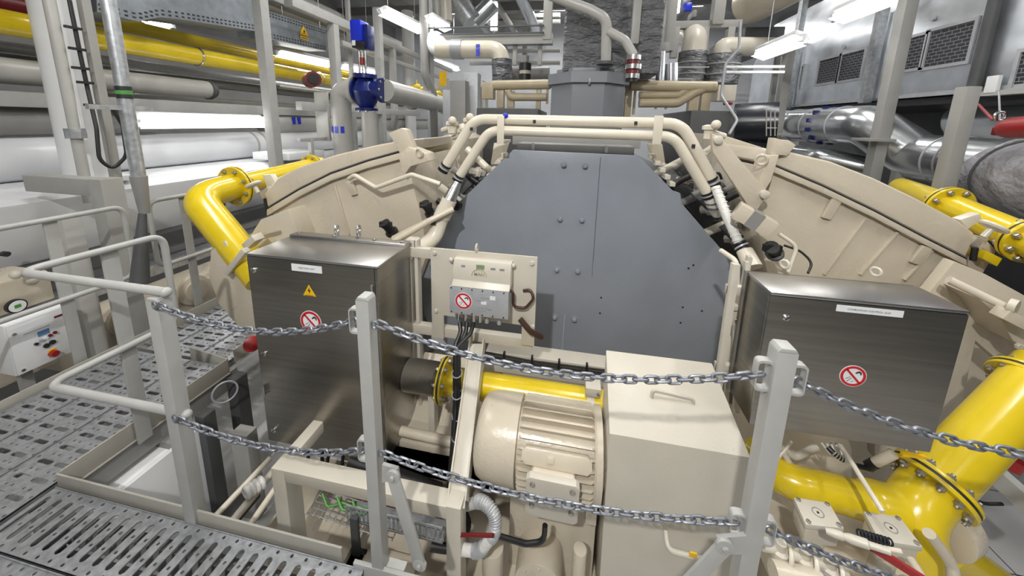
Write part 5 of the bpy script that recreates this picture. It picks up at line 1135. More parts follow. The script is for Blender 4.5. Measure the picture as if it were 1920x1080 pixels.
dp = thing('drop_pipe', 'grey vertical pipe right below the blue valve', 'pipe', (c0.x+.02,vy,.3)); MB().cyl((c0.x+.04,vy,FZ),(c0.x+.04,vy,c0.z-.3), .12, n=24).build('pipe_run', 'lightgrey', dp)
la_, lb_ = at(712,181,Y=vy), at(870,206,Y=8.2)
lp = thing('grey_main', 'long grey pipe running back from the blue valve towards the stack', 'pipe', la_); MB().cyl(c0+V((.30,0,.02)), lb_, .165, n=28).build('pipe_run', 'lightgrey', lp)
for u in (.35,.72): p = c0.lerp(lb_, u); MB().lathe(p, lb_-c0, ((0,.172),(.05,.172)), 28).build('clamp_band', 'midgrey', lp)
solo(MB().span((xl-.5,vy+.05,1.3),(xl-.28,vy+.1,2.05)), 'wall_plate', 'lightgrey', 'pale grey steel plate left of the elbow pipe', 'plate', bev=.004)
# far white column and bent grey pipe
q = at(770,240,Y=9.5); fc = thing('round_post', 'far white round column between the blue valve and the stack', 'column', (q.x,9.5,FZ)); MB().cyl((q.x,9.5,FZ),(q.x,9.5,at(765,58,Y=9.5).z+.5), .16, n=28).build('shaft', 'white', fc)
solo(pipe([at(793,-20,Y=6.2), at(797,140,Y=6.2), at(812,175,Y=6.4), at(815,260,Y=6.6), V((at(815,260,Y=6.6).x,6.6,FZ))], .075, .3), 'bent_pipe', 'midgrey', 'dark grey vertical pipe with offset bend right of the far white column', 'pipe')
# neighbouring engine seen low at the left
ne = thing('neighbour_engine', 'cream casing of the neighbouring engine behind the white control box', 'engine casing', (-4.1,1.6,0))
MB().span((-4.10,.6,-.2),(-3.72,1.75,.52)).build('casing', 'cream', ne, bev=.03); MB().span((-3.95,.5,.24),(-3.66,1.75,.30)).build('deck_edge', 'darkgrey', ne); MB().span((-4.05,1.70,-.3),(-3.6,3.8,.02)).build('rear_casing', 'cream', ne, bev=.03)
for k, (px, py) in enumerate(((55,535),(30,535),(62,546))): MB().ball(at(px,py-20,X=-3.62), .03).build('cap', 'cream_light', ne)
ga = thing('pressure_gauge', 'small pressure gauge with green dial above the white control box', 'gauge', at(33,574,X=-3.58)); p = at(33,574,X=-3.58)
MB().cyl(p-X1*.03, p, .045, n=24).build('case', 'black', ga); MB().cyl(p, p+X1*.002, .038, n=24).build('dial', 'signwhite', ga); MB().span((p.x+.002,p.y-.014,p.z-.01),(p.x+.004,p.y+.014,p.z+.012)).build('green_field', 'green', ga)
rl = MB()
for y in (2.0,2.5,3.0): rl.cyl((-3.58,y,-.05),(-3.52,y,-.05),.13,n=28)
for i, y in enumerate((2.05,2.55,3.1)):
    solo(MB().lathe((-3.60,y,-.02), X1, ((0,.14),(.04,.14),(.05,.10),(.07,.10)), 28), 'round_hatch', 'cream', ['nearest','middle','farthest'][i]+' round cream hatch on the neighbouring engine', 'hatch', 'round hatches of the neighbouring engine')
for i, (y, z) in enumerate(((1.5,-.35),(1.62,-.42),(1.36,-.30),(1.9,-.32),(1.28,-.45),(1.75,-.45))):
    solo(MB().lathe((-3.5,y,z-.1), Z1, ((0,.04),(.06,.04),(.065,.06),(.09,.06),(.1,.03),(.16,.03)), 12), 'valve_stub', 'cream_light' if i % 2 else 'bolt', ['first','second','third','fourth','fifth','sixth'][i]+' small fitting under the white control box, nearest first', 'fitting', 'fittings under the control box')
solo(MB().cyl((-3.5,.9,-.25),(-3.5,2.6,-.25),.03), 'service_pipe', 'galv', 'galvanized pipe low behind the left guard rail', 'pipe')
solo(MB().cyl((-3.42,1.95,-.3),(-3.42,1.95,.30),.05), 'red_extinguisher', 'red', 'slim red cylinder standing behind the left guard rail posts', 'cylinder', bev=.01)
# ---------------------------------------------------------------- exhaust stack above the engine
SY = 4.0; sx = .105
sk = thing('exhaust_stack', 'square insulated exhaust stack rising behind the engine, dark quilted foil', 'stack', (sx,SY+.5,1.4))
x0, x1 = at(1055,110,Y=4.15).x, at(1240,60,Y=4.15).x
MB().span((x0,4.15,2.2),(x1+.02,5.2,CZ)).build('insulation', 'foil', sk, bev=.05, seg=3)
def octa(cx, cy, r, n=8, ph=0): return [V((cx+r*math.cos(2*math.pi*(k+.5)/n+ph), cy+r*math.sin(2*math.pi*(k+.5)/n+ph), 0)) for k in range(n)]
zc0, zc1, zc2 = 1.52, 2.10, 2.20
MB().prism([p+Z1*zc0 for p in octa(sx+.0,SY+.42,.45)], (0,0,zc1-zc0)).build('collar', 'collargrey', sk, ang=20)
MB().prism([p+Z1*zc1 for p in octa(sx+.0,SY+.42,.495)], (0,0,.115)).build('collar_flange', 'collargrey', sk, ang=20)
MB().prism([p+Z1*(zc1+.115) for p in octa(sx-.05,SY+.42,.34)], (0,0,.06)).build('top_disc', 'collargrey', sk, bev=.008)
MB().span((sx-.5,SY+.02,1.40),(sx+.5,SY+.95,1.56)).build('foot_block', 'palegrey', sk, bev=.01)
q = at(1105,153,Y=3.98); MB().torus((q.x,SY-.04,q.z), (1,.2,0), .025, .009, 18).build('lifting_eye', 'palegrey', sk)
# grey vent pipes in front of the stack
vp = thing('vent_pipe', 'pale grey vent pipe bending down in front of the exhaust stack', 'pipe', at(1135,60,Y=3.85))
pipe([at(1030,-10,Y=3.85), at(1105,18,Y=3.85), at(1138,35,Y=3.85), at(1136,118,Y=3.95)], .052, .16, 22, 8).build('pipe_run', 'lightgrey', vp)
MB().lathe(at(1135,116,Y=3.95)-Z1*.03, Z1, ((0,.09),(.03,.09)), 22).build('flange', 'darkgrey', vp)
v2 = thing('vent_pipe', 'branch vent pipe with flanged flexible joint right of the exhaust stack', 'pipe', at(1180,80,Y=3.85))
e2 = at(1188,104,Y=3.85)
pipe([at(1140,58,Y=3.85), at(1172,76,Y=3.85), e2], .046, .10, 20, 8).build('pipe_run', 'lightgrey', v2)
for k, (dz, r, mt) in enumerate(((0,.075,'chrome'),(-.035,.06,'darkred'),(-.09,.085,'chrome'),(-.13,.06,'darkred'),(-.18,.075,'chrome'),(-.21,.055,'black'))): MB().cyl(e2+Z1*(dz-.045), e2+Z1*dz, r, n=20).build('joint_ring', mt, v2)
# steel post and white insulated lines right of the stack
def xpost(px, py0, py1, Y, w, name, mt, label, cat='post'):
    a, b = at(px,py0,Y=Y), at(px,py1,Y=Y); x = (a.x+b.x)/2
    return solo(MB().span((x-w/2,Y-.012,b.z),(x+w/2,Y+w,a.z)), name, mt, label, cat, bev=.004)
def xbeam(px0, px1, py, Y, h, name, mt, label, cat='beam', d=None):
    a, b = at(px0,py,Y=Y), at(px1,py,Y=Y); z = (a.z+b.z)/2
    return solo(MB().span((a.x,Y,z-h/2),(b.x,Y+(d or h),z+h/2)), name, mt, label, cat, bev=.004)
xpost(1193,-5,82,4.0,.08,'steel_post','post','pale steel post right in front of the exhaust stack')
for i, (px, l) in enumerate(((1216,'bent bright'),(1240,'straight bright'))):
    t = thing('bright_pipe', l+' aluminium pipe right of the exhaust stack', 'pipe', at(px,130,Y=4.6))
    p = [at(px+5,98,Y=4.6), at(px,125,Y=4.6), at(px-12,142,Y=4.6)] if i == 0 else [at(px,97,Y=4.6), at(px-3,155,Y=4.6)]
    MB().tube(p, .07 if i == 0 else .05, 18).build('pipe_run', 'silver', t)
solo(MB().cyl(at(1258,120,Y=4.7), at(1258,160,Y=4.7), .08), 'bright_pipe', 'silver', 'short bright aluminium pipe beside the dark insulated riser', 'pipe')
solo(MB().prism([at(1218,55,Y=5.4),at(1232,10,Y=5.4),at(1232,40,Y=5.4),at(1218,70,Y=5.4)],(0,.02,0)), 'gusset_plate', 'white', 'white sloping gusset beside the exhaust stack', 'plate')
# insulated risers with cream pipes
for px, l, r in ((1293,'left',.19),(1347,'right',.24)):
    t = thing('insulated_riser', l+' dark insulated riser with cream pipe on top, right of the stack', 'pipe', at(px,140,Y=5.6)); a, b = at(px,158,Y=5.6), at(px,98 if l == 'left' else 104,Y=5.6)
    MB().cyl(a, V((a.x,a.y,b.z)), r, n=24).build('insulation', 'foil', t, ang=50)
    for u in (.3,.65): MB().torus(a.lerp(V((a.x,a.y,b.z)),u), Z1, r+.004, .012, 28, 6).build('band', 'midgrey', t)
    if l == 'left': MB().tube(rounded([V((a.x,a.y,b.z-.03)), V((a.x,a.y,b.z+.22)), V((a.x,a.y+.5,b.z+.36))],.2), .16, 24).build('cream_elbow', 'cream_light', t)
    else: MB().tube(rounded([V((a.x,a.y,b.z-.03)), V((a.x,a.y,b.z+.12)), V((a.x+.75,a.y,b.z+.10))],.12), .125, 24).build('cream_elbow', 'cream_light', t)
t = thing('cream_main', 'cream horizontal pipe with grey band and blue marks left of the stack', 'pipe', at(890,93,Y=5.6))
a, b, c = at(820,93,Y=5.6), at(940,93,Y=5.6), at(942,150,Y=5.6)
pipe([a, b, c], .135, .22, 24, 8).build('pipe_run', 'cream_pipe', t); m0, m1 = at(848,93,Y=5.6), at(868,93,Y=5.6)
MB().cyl(m0, m1, .15, n=24).build('grey_band', 'palegrey', t); MB().cyl(at(941,112,Y=5.6), c, .16, n=24).build('insulation', 'foil', t)
for k in range(3): p = at(896,86+8*k,Y=5.46); MB().box(p,(.06,.01,.05)).build('blue_mark', 'bluebright', t)
solo(MB().lathe(at(812,80,Y=6.4), at(850,105,Y=6.0)-at(812,80,Y=6.4), ((0,.02),(.05,.22),(.5,.12),(.6,.1)), 24), 'white_nozzle', 'white', 'white conical nozzle end left of the cream pipe', 'nozzle')
# beige manifolds on top of the engine
mf = thing('manifold', 'beige pipe manifold on legs left of the exhaust stack', 'manifold', at(975,180,Y=4.6))
Y_ = 4.5
MB().cyl(at(925,160,Y=Y_), at(1032,158,Y=Y_), .06, n=20).build('upper_pipe', 'beige', mf)
pipe([at(952,170,Y=Y_), at(958,182,Y=Y_), at(1025,182,Y=Y_)], .05, .06).build('lower_pipe', 'beige', mf)
for px, y0, y1, w in ((938,165,202,.09),(957,170,202,.09),(1010,165,216,.06),(1027,155,195,.03)): a, b = at(px,y0,Y=Y_), at(px,y1,Y=Y_); MB().span((a.x-w/2,Y_,b.z),(a.x+w/2,Y_+w,a.z)).build('leg', 'beige', mf, bev=.006)
a, b = at(905,155,Y=Y_), at(926,186,Y=Y_); MB().span((a.x,Y_-.05,b.z),(b.x,Y_+.1,a.z)).build('end_box', 'beige', mf, bev=.006)
m2 = thing('manifold', 'beige manifold of three pipes right of the exhaust stack', 'manifold', at(1270,175,Y=4.6))
MB().cyl(at(1182,160,Y=Y_), at(1342,163,Y=Y_), .062, n=20).build('upper_pipe', 'beige', m2)
pipe([at(1198,178,Y=Y_), at(1272,178,Y=Y_), at(1285,168,Y=Y_), at(1300,163,Y=Y_)], .042, .08).build('middle_pipe', 'beige', m2)
pipe([at(1198,193,Y=Y_), at(1270,193,Y=Y_), at(1300,174,Y=Y_), at(1320,165,Y=Y_)], .054, .1).build('lower_pipe', 'beige', m2)
for px, y0, y1, w in ((1303,172,208,.10),(1326,172,208,.10),(1181,152,222,.08),(1194,140,215,.03),(1232,182,205,.03),(1251,182,205,.03)): a, b = at(px,y0,Y=Y_), at(px,y1,Y=Y_); MB().span((a.x-w/2,Y_,b.z),(a.x+w/2,Y_+w,a.z)).build('leg', 'beige', m2, bev=.006)
eb_ = thing('end_box', 'cream box with red bolts at the right end of the beige manifold', 'box', at(1356,175,Y=4.5)); a, b = at(1344,160,Y=Y_), at(1374,190,Y=Y_); MB().span((a.x,Y_-.06,b.z),(b.x,Y_+.15,a.z)).build('body', 'cream_light', eb_, bev=.005)
for k in range(2): p = at(1360+10*k,192,Y=Y_-.07); MB().hexbolt(p, -Z1, .02, .03).build('bolt', 'red', eb_)
solo(pipe([at(1388,40,Y=4.3), at(1386,90,Y=4.3), at(1360,120,Y=4.3), at(1352,180,Y=4.3), at(1383,225,Y=4.1), at(1368,250,Y=4.0)], .014, .1), 'flexible_conduit', 'palegrey', 'thin grey flexible conduit snaking down at the right manifold end', 'conduit')
# dark engine top behind the twin pipes
dt = MB(); dt.span((at(1290,215,Y=4.3).x,4.2,1.15),(at(1375,215,Y=4.3).x,5.5,at(1330,208,Y=4.3).z)); solo(dt, 'charger_block', 'darkgrey', 'dark grey block under the right beige manifold', 'engine block', bev=.02)
dt = MB(); dt.span((at(895,215,Y=4.3).x,4.25,1.15),(at(1010,215,Y=4.3).x,5.5,at(950,203,Y=4.3).z)); solo(dt, 'charger_block', 'darkgrey', 'dark grey block under the left beige manifold', 'engine block', bev=.02)
dt = MB(); dt.span((-1.0,3.4,FZ),(1.1,9,1.15)); solo(dt, 'engine_block', 'darkgrey', 'dark body of the engine running back below the manifolds', 'engine block', bev=.02)
cyl_ = MB(); cyl_.cyl(at(1376,232,Y=5.2), at(1458,230,Y=5.0), .26, n=32); cyl_.span((2.2,5.0,FZ),(2.5,5.3,1.5)); solo(cyl_, 'charger_drum', 'blackgloss', 'glossy black round drum behind the right bank', 'drum')
bs = thing('wire_cage', 'small wire cage in front of the black drum', 'cage', at(1446,230,Y=4.4))
for k in range(3): MB().cyl(at(1437+8*k,205,Y=4.4), at(1437+8*k,255,Y=4.4), .006, n=8).build('wire', 'lightgrey', bs)
for py in (222,240): MB().cyl(at(1436,py,Y=4.4), at(1456,py,Y=4.4), .006, n=8).build('wire', 'lightgrey', bs)
a, b = at(1375,148,Y=6.0), at(1410,148,Y=6.0); solo(MB().span((a.x,6.0,FZ),(b.x,6.4,a.z)), 'grey_cabinet', 'palegrey', 'pale grey tall cabinet behind the right manifold', 'cabinet', bev=.01)
# small cream fittings where the banks meet the manifolds
for i, (px, py, l) in enumerate(((848,238,'on the left bank beside the twin pipes'),(868,252,'lower on the left bank beside the twin pipes'),(1330,247,'at the top of the right link plate'),(880,232,'left of the twin pipe bend'))):
    t = thing('cylinder_fitting', 'cream fitting with round cap '+l, 'fitting', at(px,py,Y=2.7)); p = at(px,py,Y=2.7)
    MB().lathe(p-Z1*.05, Z1, ((0,.035),(.06,.035),(.065,.05),(.09,.05),(.1,.02)), 16).build('body', 'cream_pipe', t); MB().cyl(p, p+V((.12 if px > 1000 else -.1,.05,-.03)), .022, n=14).build('side_pipe', 'cream_pipe', t); MB().ball(p+V((.02,-.05,.05)), .032).build('cap', 'cream_pipe', t)
# ---------------------------------------------------------------- steel platforms hanging behind
xbeam(798,1036,74,6.3,.17,'platform_girder','post','grey platform beam crossing left of the stack')
for px, y1, l in ((1027,74,'beside the stack'),(800,200,'at the far white column')): xpost(px,-20,y1,6.3,.15,'platform_post','post','grey platform post '+l)
for px, l in ((965,'first'),(1012,'second')): xpost(px,82,122,6.4,.07,'hanger_post','post',l+' short grey hanger under the left platform beam')
for py, l in ((50,'upper'),(63,'lower')): xbeam(800,1020,py,6.25,.025,'platform_rail','darkgrey',l+' thin dark rail above the left platform beam','rail')
xbeam(1246,1392,45,5.6,.10,'platform_girder','post','grey platform beam crossing right of the stack')
for px, y0, y1, l in ((1258,-20,95,'left of'),(1350,-20,45,'right of')): xpost(px,y0,y1,5.55,.14,'platform_post','post','grey platform post '+l+' the bright window on the right')
for px, l in ((1266,'first'),(1321,'second'),(1369,'third')): xpost(px,50,108,5.6,.09,'hanger_post','post',l+' grey hanger under the right platform beam')
xbeam(1200,1255,88,5.5,.12,'platform_girder','post','short grey beam right behind the stack')
tr_ = thing('tray', 'dark equipment tray with blue motor seen through the right platform', 'equipment', at(1300,25,Y=6.2)); a, b = at(1270,40,Y=5.62), at(1335,22,Y=5.62)
MB().span((a.x,6.2,a.z),(b.x,6.8,a.z+.06)).build('tray', 'darkgrey', tr_); MB().box(at(1289,14,Y=6.2),(.12,.1,.12)).build('blue_motor', 'bluebright', tr_, bev=.015); MB().span((at(1300,20,Y=6.3).x,6.3,at(1300,32,Y=6.3).z),(b.x,6.6,at(1300,18,Y=6.3).z)).build('pump_body', 'midgrey', tr_, bev=.02)
for py, l in ((125,'upper'),(135,'lower')): xbeam(1362,1472,py,4.9,.03,'white_rail','white',l+' white rail between the right manifold and the right column','rail')
for px0, px1, py, l in ((1200,1330,126,'upper'),(1190,1300,148,'lower')): xbeam(px0,px1,py,4.9,.014,'thin_rail','lightgrey',l+' thin rail in front of the insulated risers','rail')
bigp = MB(); bigp.cyl(at(1405,10,Y=6.0), at(1545,-70,Y=4.9), .27, n=32); solo(bigp, 'cream_duct', 'cream', 'large cream round duct at the top right of centre', 'duct')
solo(MB().cyl(at(1372,12,Y=6.4), at(1400,-40,Y=6.4), .2), 'grey_duct', 'midgrey', 'grey round duct end left of the large cream duct', 'duct')
xbeam(1396,1470,70,6.2,.3,'dark_tray','darkgrey','dark cable tray above the right insulated pipe','tray',1.5)
# bright back wall lights and shelves
for px0, px1, py, l in ((974,1000,5,'left'),(1004,1022,4,'right')): 
    a, b = at(px0,py,Y=13), at(px1,py,Y=13); tube_lamp('bright '+l+' ceiling lamp far back left of the stack', (a+b)/2, X1, (b-a).length, (0,-.5,-1))
a, b = at(928,5,Y=9), at(926,58,Y=9); tube_lamp('upright tube lamp far back left of the stack', (a+b)/2, Z1, (a-b).length, (0,-1,0))
a, b = at(1268,0,Y=9), at(1265,26,Y=9); tube_lamp('upright tube lamp behind the right platform', (a+b)/2, Z1, (a-b).length, (0,-1,0))
for i, py in enumerate((30,42,95,118)): xbeam(880,1050,py,12,.12,'far_rail','lightgrey',['top','second','third','lowest'][i]+' pale beam on the far white wall left of the stack')
for px, l in ((940,'left'),(985,'right')): xpost(px,-20,130,12.2,.16,'far_post','lightgrey',l+' pale post on the far white wall')
for i, (p0, p1, Y, r, mt, l) in enumerate((((850,-10),(885,40),8.0,.22,'galv','steep galvanized pipe at the top left of the stack'),((890,40),(925,5),8.2,.20,'silver','bright duct bending up left of the stack'),((835,-10),(838,40),7.5,.12,'cream_light','cream vertical pipe at the top left of the stack'),((818,-10),(822,35),7.5,.09,'lightgrey','pale vertical pipe at the top left of the stack'),((955,140),(1030,138),7.0,.13,'midgrey','grey pipe behind the left beige manifold'))):
    solo(MB().cyl(at(*p0,Y=Y), at(*p1,Y=Y), r), 'far_pipe', mt, l, 'pipe')
fj = thing('flexible_joint', 'black and cream flexible joint behind the left beige manifold', 'joint', at(984,140,Y=4.9)); 
for dz, r, mt in ((.22,.05,'midgrey'),(.12,.085,'black'),(.05,.07,'cream_light'),(-.02,.085,'black')): p = at(984,142,Y=4.9)+Z1*dz; MB().cyl(p-Z1*.05, p+Z1*.04, r, n=18).build('ring', mt, fj)
for i, (px, py) in enumerate(((862,165),(885,150),(900,175),(870,190),(845,180),(895,200))):
    p = at(px,py,Y=5.2+.3*i); solo(MB().span((p.x-.12,p.y-.1,FZ),(p.x+.12,p.y+.1,p.z+.1)), 'far_cabinet', ['midgrey','palegrey','lightgrey'][i%3], ['first','second','third','fourth','fifth','sixth'][i]+' tall narrow grey cabinet left of the beige manifold, nearest one first', 'equipment', bev=.01)
for i, (px, py) in enumerate(((800,168),(822,178),(782,165))):
    t = thing('yellow_valve', ['nearest','middle','farthest'][i]+' small yellow valve at the end of the gas main', 'valve', at(px,py,Y=8.6)); p = at(px,py,Y=8.6); MB().ball(p, .11).build('body', 'yellow', t); MB().cyl(p-V((.2,0,0)), p+V((.2,.1,-.02)), .06).build('pipe_piece', 'yellow', t); MB().cyl(p, p+Z1*.2, .02).build('stem', 'yellow', t)
for i, (px, py) in enumerate(((830,147),(877,157))): p = at(px,py,Y=8.0); solo(MB().span((p.x-.08,8.0,p.z-.16),(p.x+.08,8.03,p.z+.16)), 'yellow_tag', 'signyellow', ['left','right'][i]+' far yellow warning plate left of the stack', 'sign')
a, b = at(800,150,Y=9.0), at(905,150,Y=9.0); solo(MB().span((a.x,9.0,FZ),(b.x,9.5,a.z)), 'wide_cabinet', 'palegrey', 'wide pale grey cabinet far back left of the stack', 'cabinet', bev=.01)
# ceiling clutter
for i, x in enumerate((-6.0,-3.4,-2.0,1.9,3.6)): solo(MB().span((x-.1,-2,CZ-.35),(x+.1,14.5,CZ)), 'roof_girder', 'post', ['first','second','third','fourth','fifth'][i]+' roof beam counted from the left wall', 'beam', 'long roof beams')
for i, y in enumerate((3.4,6.0,8.6,11.2)): solo(MB().span((-8,y-.08,CZ-.6),(7,y+.08,CZ-.35)), 'roof_crossbar', 'midgrey', ['nearest','second','third','farthest'][i]+' cross beam under the roof', 'beam', 'cross beams under the roof')
for i, (x, z, r, mt) in enumerate(((-3.0,4.6,.12,'galv'),(-2.3,4.8,.09,'lightgrey'),(-1.5,4.7,.16,'silver'),(1.6,4.7,.12,'lightgrey'),(2.3,4.5,.10,'galv'))): solo(MB().cyl((x,5.5,z),(x,14.5,z), r), 'ceiling_pipe', mt, ['first','second','third','fourth','fifth'][i]+' pipe under the roof counted from the left', 'pipe', 'pipes under the roof')

# ---------------------------------------------------------------- ventilation duct wall on the right
DX = 3.5
zb = (at(1470,200,X=DX).z+at(1800,172,X=DX).z)/2; zc = (at(1542,75,X=DX).z+at(1652,42,X=DX).z)/2
du = thing('vent_duct', 'large galvanized ventilation duct with dark grilles along the right side', 'duct', (DX+.5,4,zb))
MB().prism([V((DX,0,zb)),V((DX,0,zc)),V((DX+.28,0,zc+.75)),V((DX+1.6,0,zc+.75)),V((DX+1.6,0,zb))], (0,8.2,0)).build('casing', 'duct', du, bev=.008)
MB().span((DX-.012,0,zb-.02),(DX+.03,8.2,zb+.02)).build('lower_edge', 'palegrey', du)
for y in (2.86,4.95,6.55):
    MB().span((DX-.03,y-.045,zb),(DX+.01,y+.045,zc+.05)).build('seam_profile', 'duct', du, bev=.004)
def grille(c, label_part='grille'):
    p = [at(*q, X=DX) for q in c]; y0, y1 = min(p[2].y,p[1].y), max(p[0].y,p[3].y); y0=(p[1].y+p[2].y)/2; y1=(p[0].y+p[3].y)/2
    z1 = (p[0].z+p[1].z)/2; z0 = (p[2].z+p[3].z)/2
    g = MB().span((DX-.006,y0,z0),(DX-.001,y1,z1)).build(label_part, 'expanded', du)
    s = None; st = .045
    n = int((z1-z0)/.034)
    f = MB(); w = .03
    for a, b in (((y0-w,z0-w),(y1+w,z0)),((y0-w,z1),(y1+w,z1+w)),((y0-w,z0),(y0,z1)),((y1,z0),(y1+w,z1))): f.span((DX-.02,a[0],a[1]),(DX,b[0],b[1]))
    f.build('frame', 'palegrey', g)
grille([(1738,63),(1832,37),(1815,116),(1738,124)]); grille([(1692,78),(1742,62),(1730,127),(1690,131)])
grille([(1580,103),(1624,93),(1614,147),(1572,151)]); grille([(1538,115),(1577,105),(1570,151),(1533,158)]); grille([(1482,131),(1507,124),(1504,163),(1480,168)])
grille([(1915,100),(1990,85),(1975,160),(1905,165)])
for px, py in ((1751,34),(1583,88)): p = at(px,py,X=DX-.004); MB().cyl(p-X1*.02, p, .03, n=14).build('probe_port', 'palegrey', du)
p = at(1882,2,X=DX-.03); du2 = MB().cyl((DX-.05,at(1860,80,X=DX).y,zb-.02),(DX-.05,at(1860,80,X=DX).y,CZ), .045, n=14); solo(du2, 'duct_conduit', 'darkgrey', 'dark vertical conduit on the duct wall near the right photo edge', 'pipe')
solo(MB().box(at(1862,158,X=DX-.04),(.03,.09,.14)), 'junction_box', 'white', 'small white box at the lower edge of the duct wall', 'box', bev=.004)
for y, l in ((4.9,'near'),(6.5,'far')): solo(MB().span((DX-.14,y+.06,zb-.05),(DX-.05,y+.14,CZ)), 'duct_strut', 'galv', l+' galvanized strut in front of the duct wall', 'strut', bev=.003)
# dark panel and black sheet stand in for the unlit void under the duct
struct(MB().span((5.0,0,FZ),(5.06,9,zb)), 'wall_duct_void', 'darkgrey')
solo(MB().span((DX+.05,.5,zb-.10),(4.95,8,zb-.03)), 'duct_void_sheet', 'black', 'black sheet standing in for the dark void below the ventilation duct', 'tray')
# steel columns
def rcol(px, py, X, w, z0, z1, label):
    q = at(px,py,X=X); return solo(MB().span((X-w/2,q.y-w/2,z0),(X+w/2,q.y+w/2,z1)), 'steel_post', 'post', label, 'column', bev=.006)
rcol(1666,180,3.1,.105,FZ,CZ,'tall grey steel column in the middle of the right duct wall')
rcol(1792,260,3.0,.095,FZ,at(1815,163,X=3.0).z,'short grey steel column with flat top right of the tall one')
rcol(1690,300,3.3,.08,FZ,at(1692,280,X=3.3).z,'low grey steel stub behind the right casing')
rcol(1468,170,2.9,.11,FZ,at(1480,88,X=2.9).z,'grey steel column under the tube lamp at the end of the duct')
rcol(1455,130,3.1,.07,FZ,at(1455,95,X=3.1).z,'slim grey post beside the end column of the duct')
for px, X, l in ((1637,3.0,'tall'),(1457,2.8,'end')):
    q = at(px,262 if l == 'tall' else 252,X=X); solo(MB().box(q,(.26,.2,.03)), 'column_plate', 'post', 'small plate round the '+l+' grey steel column', 'plate', bev=.003)
# lamps
for p0, p1, X, lab in (((1425,98),(1503,72),2.3,'lit tube lamp on the end column right of the stack'),((1575,24),(1672,-8),2.6,'lit tube lamp at the top edge right of centre'),((1345,0),(1342,-30),2.6,'tube lamp out at the top of the photo')):
    if X and 'out at' in lab: continue
    a, b = at(*p0, X=X), at(*p1, X=X); tube_lamp(lab, (a+b)/2, Y1, abs(b.y-a.y), (-.35,0,-1))
# silver clad pipes
def clad(label, pts, r, bands, blue=None):
    t = thing('clad_pipe', label, 'pipe', pts[0]); path = rounded(pts, r*.9, 8)
    MB().tube(path, r, 32).build('cladding', 'silver', t, ang=60)
    for i, u in bands: p = pts[i].lerp(pts[i+1], u); MB().torus(p, pts[i+1]-pts[i], r+.001, .008, 36, 6).build('seam_band', 'palegrey', t)
    if blue is not None:
        i, u = blue; p = pts[i].lerp(pts[i+1], u)
        for a in range(0, 360, 30):
            d = (pts[i+1]-pts[i]).normalized(); e = Matrix.Rotation(math.radians(a),3,d) @ (d.orthogonal().normalized()); MB().box(p+e*(r+.002),(.05,.05,.05)).build('blue_mark', 'blue', t)
    return t
q0, q1 = at(1475,236,X=3.2), at(1622,234,X=3.2); zz = (q0.z+q1.z)/2; r0, r1 = at(1690,300,X=3.5), at(1845,302,X=3.5)
clad('silver clad pipe with blue marks bending down behind the steel posts under the duct', [V((3.2,q0.y+.15,zz)), V((3.2,q1.y-.05,zz)), V((3.42,q1.y-.42,(r0.z+r1.z)/2+.02)), V((3.42,q1.y-1.45,(r0.z+r1.z)/2))], .225, ((0,.05),(0,.25),(0,.5),(0,.8),(2,.3),(2,.42),(2,.8)), (0,.62))
q0, q1 = at(1475,290,X=3.1), at(1600,300,X=3.1)
clad('low silver clad pipe just above the right casing lid', [V((3.1,q0.y+.9,1.30)), V((3.1,q1.y+.55,1.30)), V((3.5,q1.y+.2,1.2))], .13, ((0,.4),(0,.7)))
q = at(1790,225,X=4.2); solo(MB().lathe(V((4.5,q.y+.3,q.z)), -Y1, ((0,.05),(.05,.22),(.15,.27),(1.6,.27)), 32), 'round_tank', 'silver', 'round bright tank end in the dark space under the duct', 'tank')
ip = thing('insulated_bend', 'bulky pipe wrapped in grey quilted insulation at the right edge', 'pipe', at(1870,330,X=3.3))
q0, q1 = at(1878,325,X=3.5), at(1990,350,X=3.3); MB().tube(rounded([q0+V((0,.2,0)), q0, q1, q1+V((.1,-.5,-.1))],.3,8), [.24,.27]+[.29]*18+[.3,.3][:0] if False else .29, 32).build('quilted_wrap', 'pillow', ip, ang=70)
for u in (.1,.5): p = q0.lerp(q1,u); MB().torus(p, q1-q0, .292, .012, 36, 8).build('lacing', 'darkgrey', ip)
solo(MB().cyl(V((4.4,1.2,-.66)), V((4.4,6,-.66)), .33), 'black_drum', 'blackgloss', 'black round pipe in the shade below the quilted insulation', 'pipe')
# red hoist at the right edge
rh = thing('red_hoist', 'red cylindrical hoist hanging by strap under the duct at the right edge', 'hoist', at(1890,235,X=3.0))
a, b = at(1884,241,X=3.0), at(2010,234,X=2.9); MB().lathe(a, b-a, ((0,.03),(.02,.065),(.08,.075),(.9,.075)), 28).build('drum', 'red', rh); MB().box(a+V((-.02,.0,-.02)),(.05,.07,.06)).build('end_block', 'darkred', rh, bev=.01)
MB().cyl(at(1875,225,X=3.02), at(1873,172,X=3.3), .006, n=8).build('hang_wire', 'palegrey', rh); MB().torus(at(1875,218,X=3.0), (0,1,0), .03, .01, 18).build('hook', 'chrome', rh)
MB().bar(at(1833,195,X=3.1), at(1862,225,X=3.0), .018, .008).build('strap', 'red', rh)
sb_ = MB(); sb_.span((DX-.05,.4,zb-.06),(DX+.05,at(1850,172,X=DX).y,zb-.02)); solo(sb_, 'hoist_rail', 'rail', 'pale rail under the duct edge carrying the red hoist', 'rail')
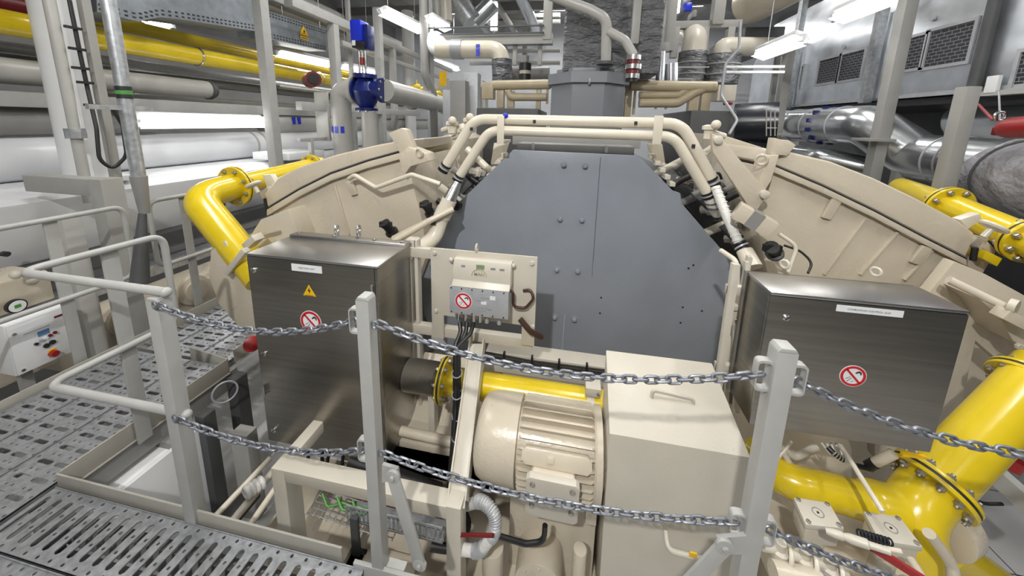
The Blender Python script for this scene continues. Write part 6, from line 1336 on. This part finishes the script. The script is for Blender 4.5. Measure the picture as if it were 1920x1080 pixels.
# ---------------------------------------------------------------- hall lighting: more fluorescent battens above and behind the camera
LAMP_W = 20.0
n = 0
words_ = ['front left','front middle','front right','centre left','centre middle','centre right','rear left','rear middle','rear right']
for y in (-1.6, 1.4, 4.6):
    for x in (-2.6, .2, 2.2):
        LAMP_W = {-1.6: 8, 1.4: 19, 4.6: 30}[y]*(1.45 if x < -1 else 1.3 if x > 1 else 1)
        tube_lamp('ceiling batten out of the photo, '+words_[n], (x if y < 3 or x > 1 or x < 0 else -1.0,y,3.9 if y < 3 else 4.9), Y1, 1.5, (0,0,-1)); n += 1
LAMP_W = 75  # far battens added out of view to brighten the back wall
for k, (x, y) in enumerate(((-4.2,8.5),(-.6,8.5),(2.8,8.5),(-4.2,12),(-.6,12),(2.8,12))):
    tube_lamp('added unseen batten brightening the back wall, '+['left','middle','right'][k%3]+(' of the nearer row' if k < 3 else ' of the farther row'), (x,y,5.3), X1, 1.5, (0,0,-1))
fl = thing('flood_light', 'compact floodlight hanging above and behind the camera, out of the photo', 'lamp', (-.6,-1.55,3.9))
MB().span((-.77,-1.72,3.92),(-.43,-1.38,4.02)).build('lamp_housing', 'housing', fl, bev=.01); MB().cyl((-.6,-1.55,4.02),(-.6,-1.55,CZ), .012, n=8).build('hanger_rod', 'galv', fl); MB().span((-.73,-1.68,3.915),(-.47,-1.42,3.921)).build('lit_glass', 'lamp', fl)
la = bpy.data.lights.new('flood_beam', 'AREA'); la.shape = 'DISK'; la.size = .15; la.energy = 215; la.color = (1,.985,.95); lo = bpy.data.objects.new('flood_beam', la); COL.objects.link(lo); lo.location = (-.6,-1.55,3.90)
lo.rotation_euler = (V((.2,1.6,.2))-V(lo.location)).to_track_quat('-Z','Y').to_euler()
w = bpy.data.worlds.new('hall_air'); scene.world = w; w.use_nodes = True
w.node_tree.nodes['Background'].inputs['Color'].default_value = (.9,.95,1,1); w.node_tree.nodes['Background'].inputs['Strength'].default_value = .2
vs = scene.view_settings
scene.display_settings.display_device = 'sRGB'
vs.view_transform = 'Standard'; vs.look = 'None'; vs.gamma = 1; vs.use_curve_mapping = False; vs.exposure = -0.15
scene.cycles.max_bounces = 8; scene.cycles.use_denoising = True
scene.cycles.sample_clamp_indirect = 4
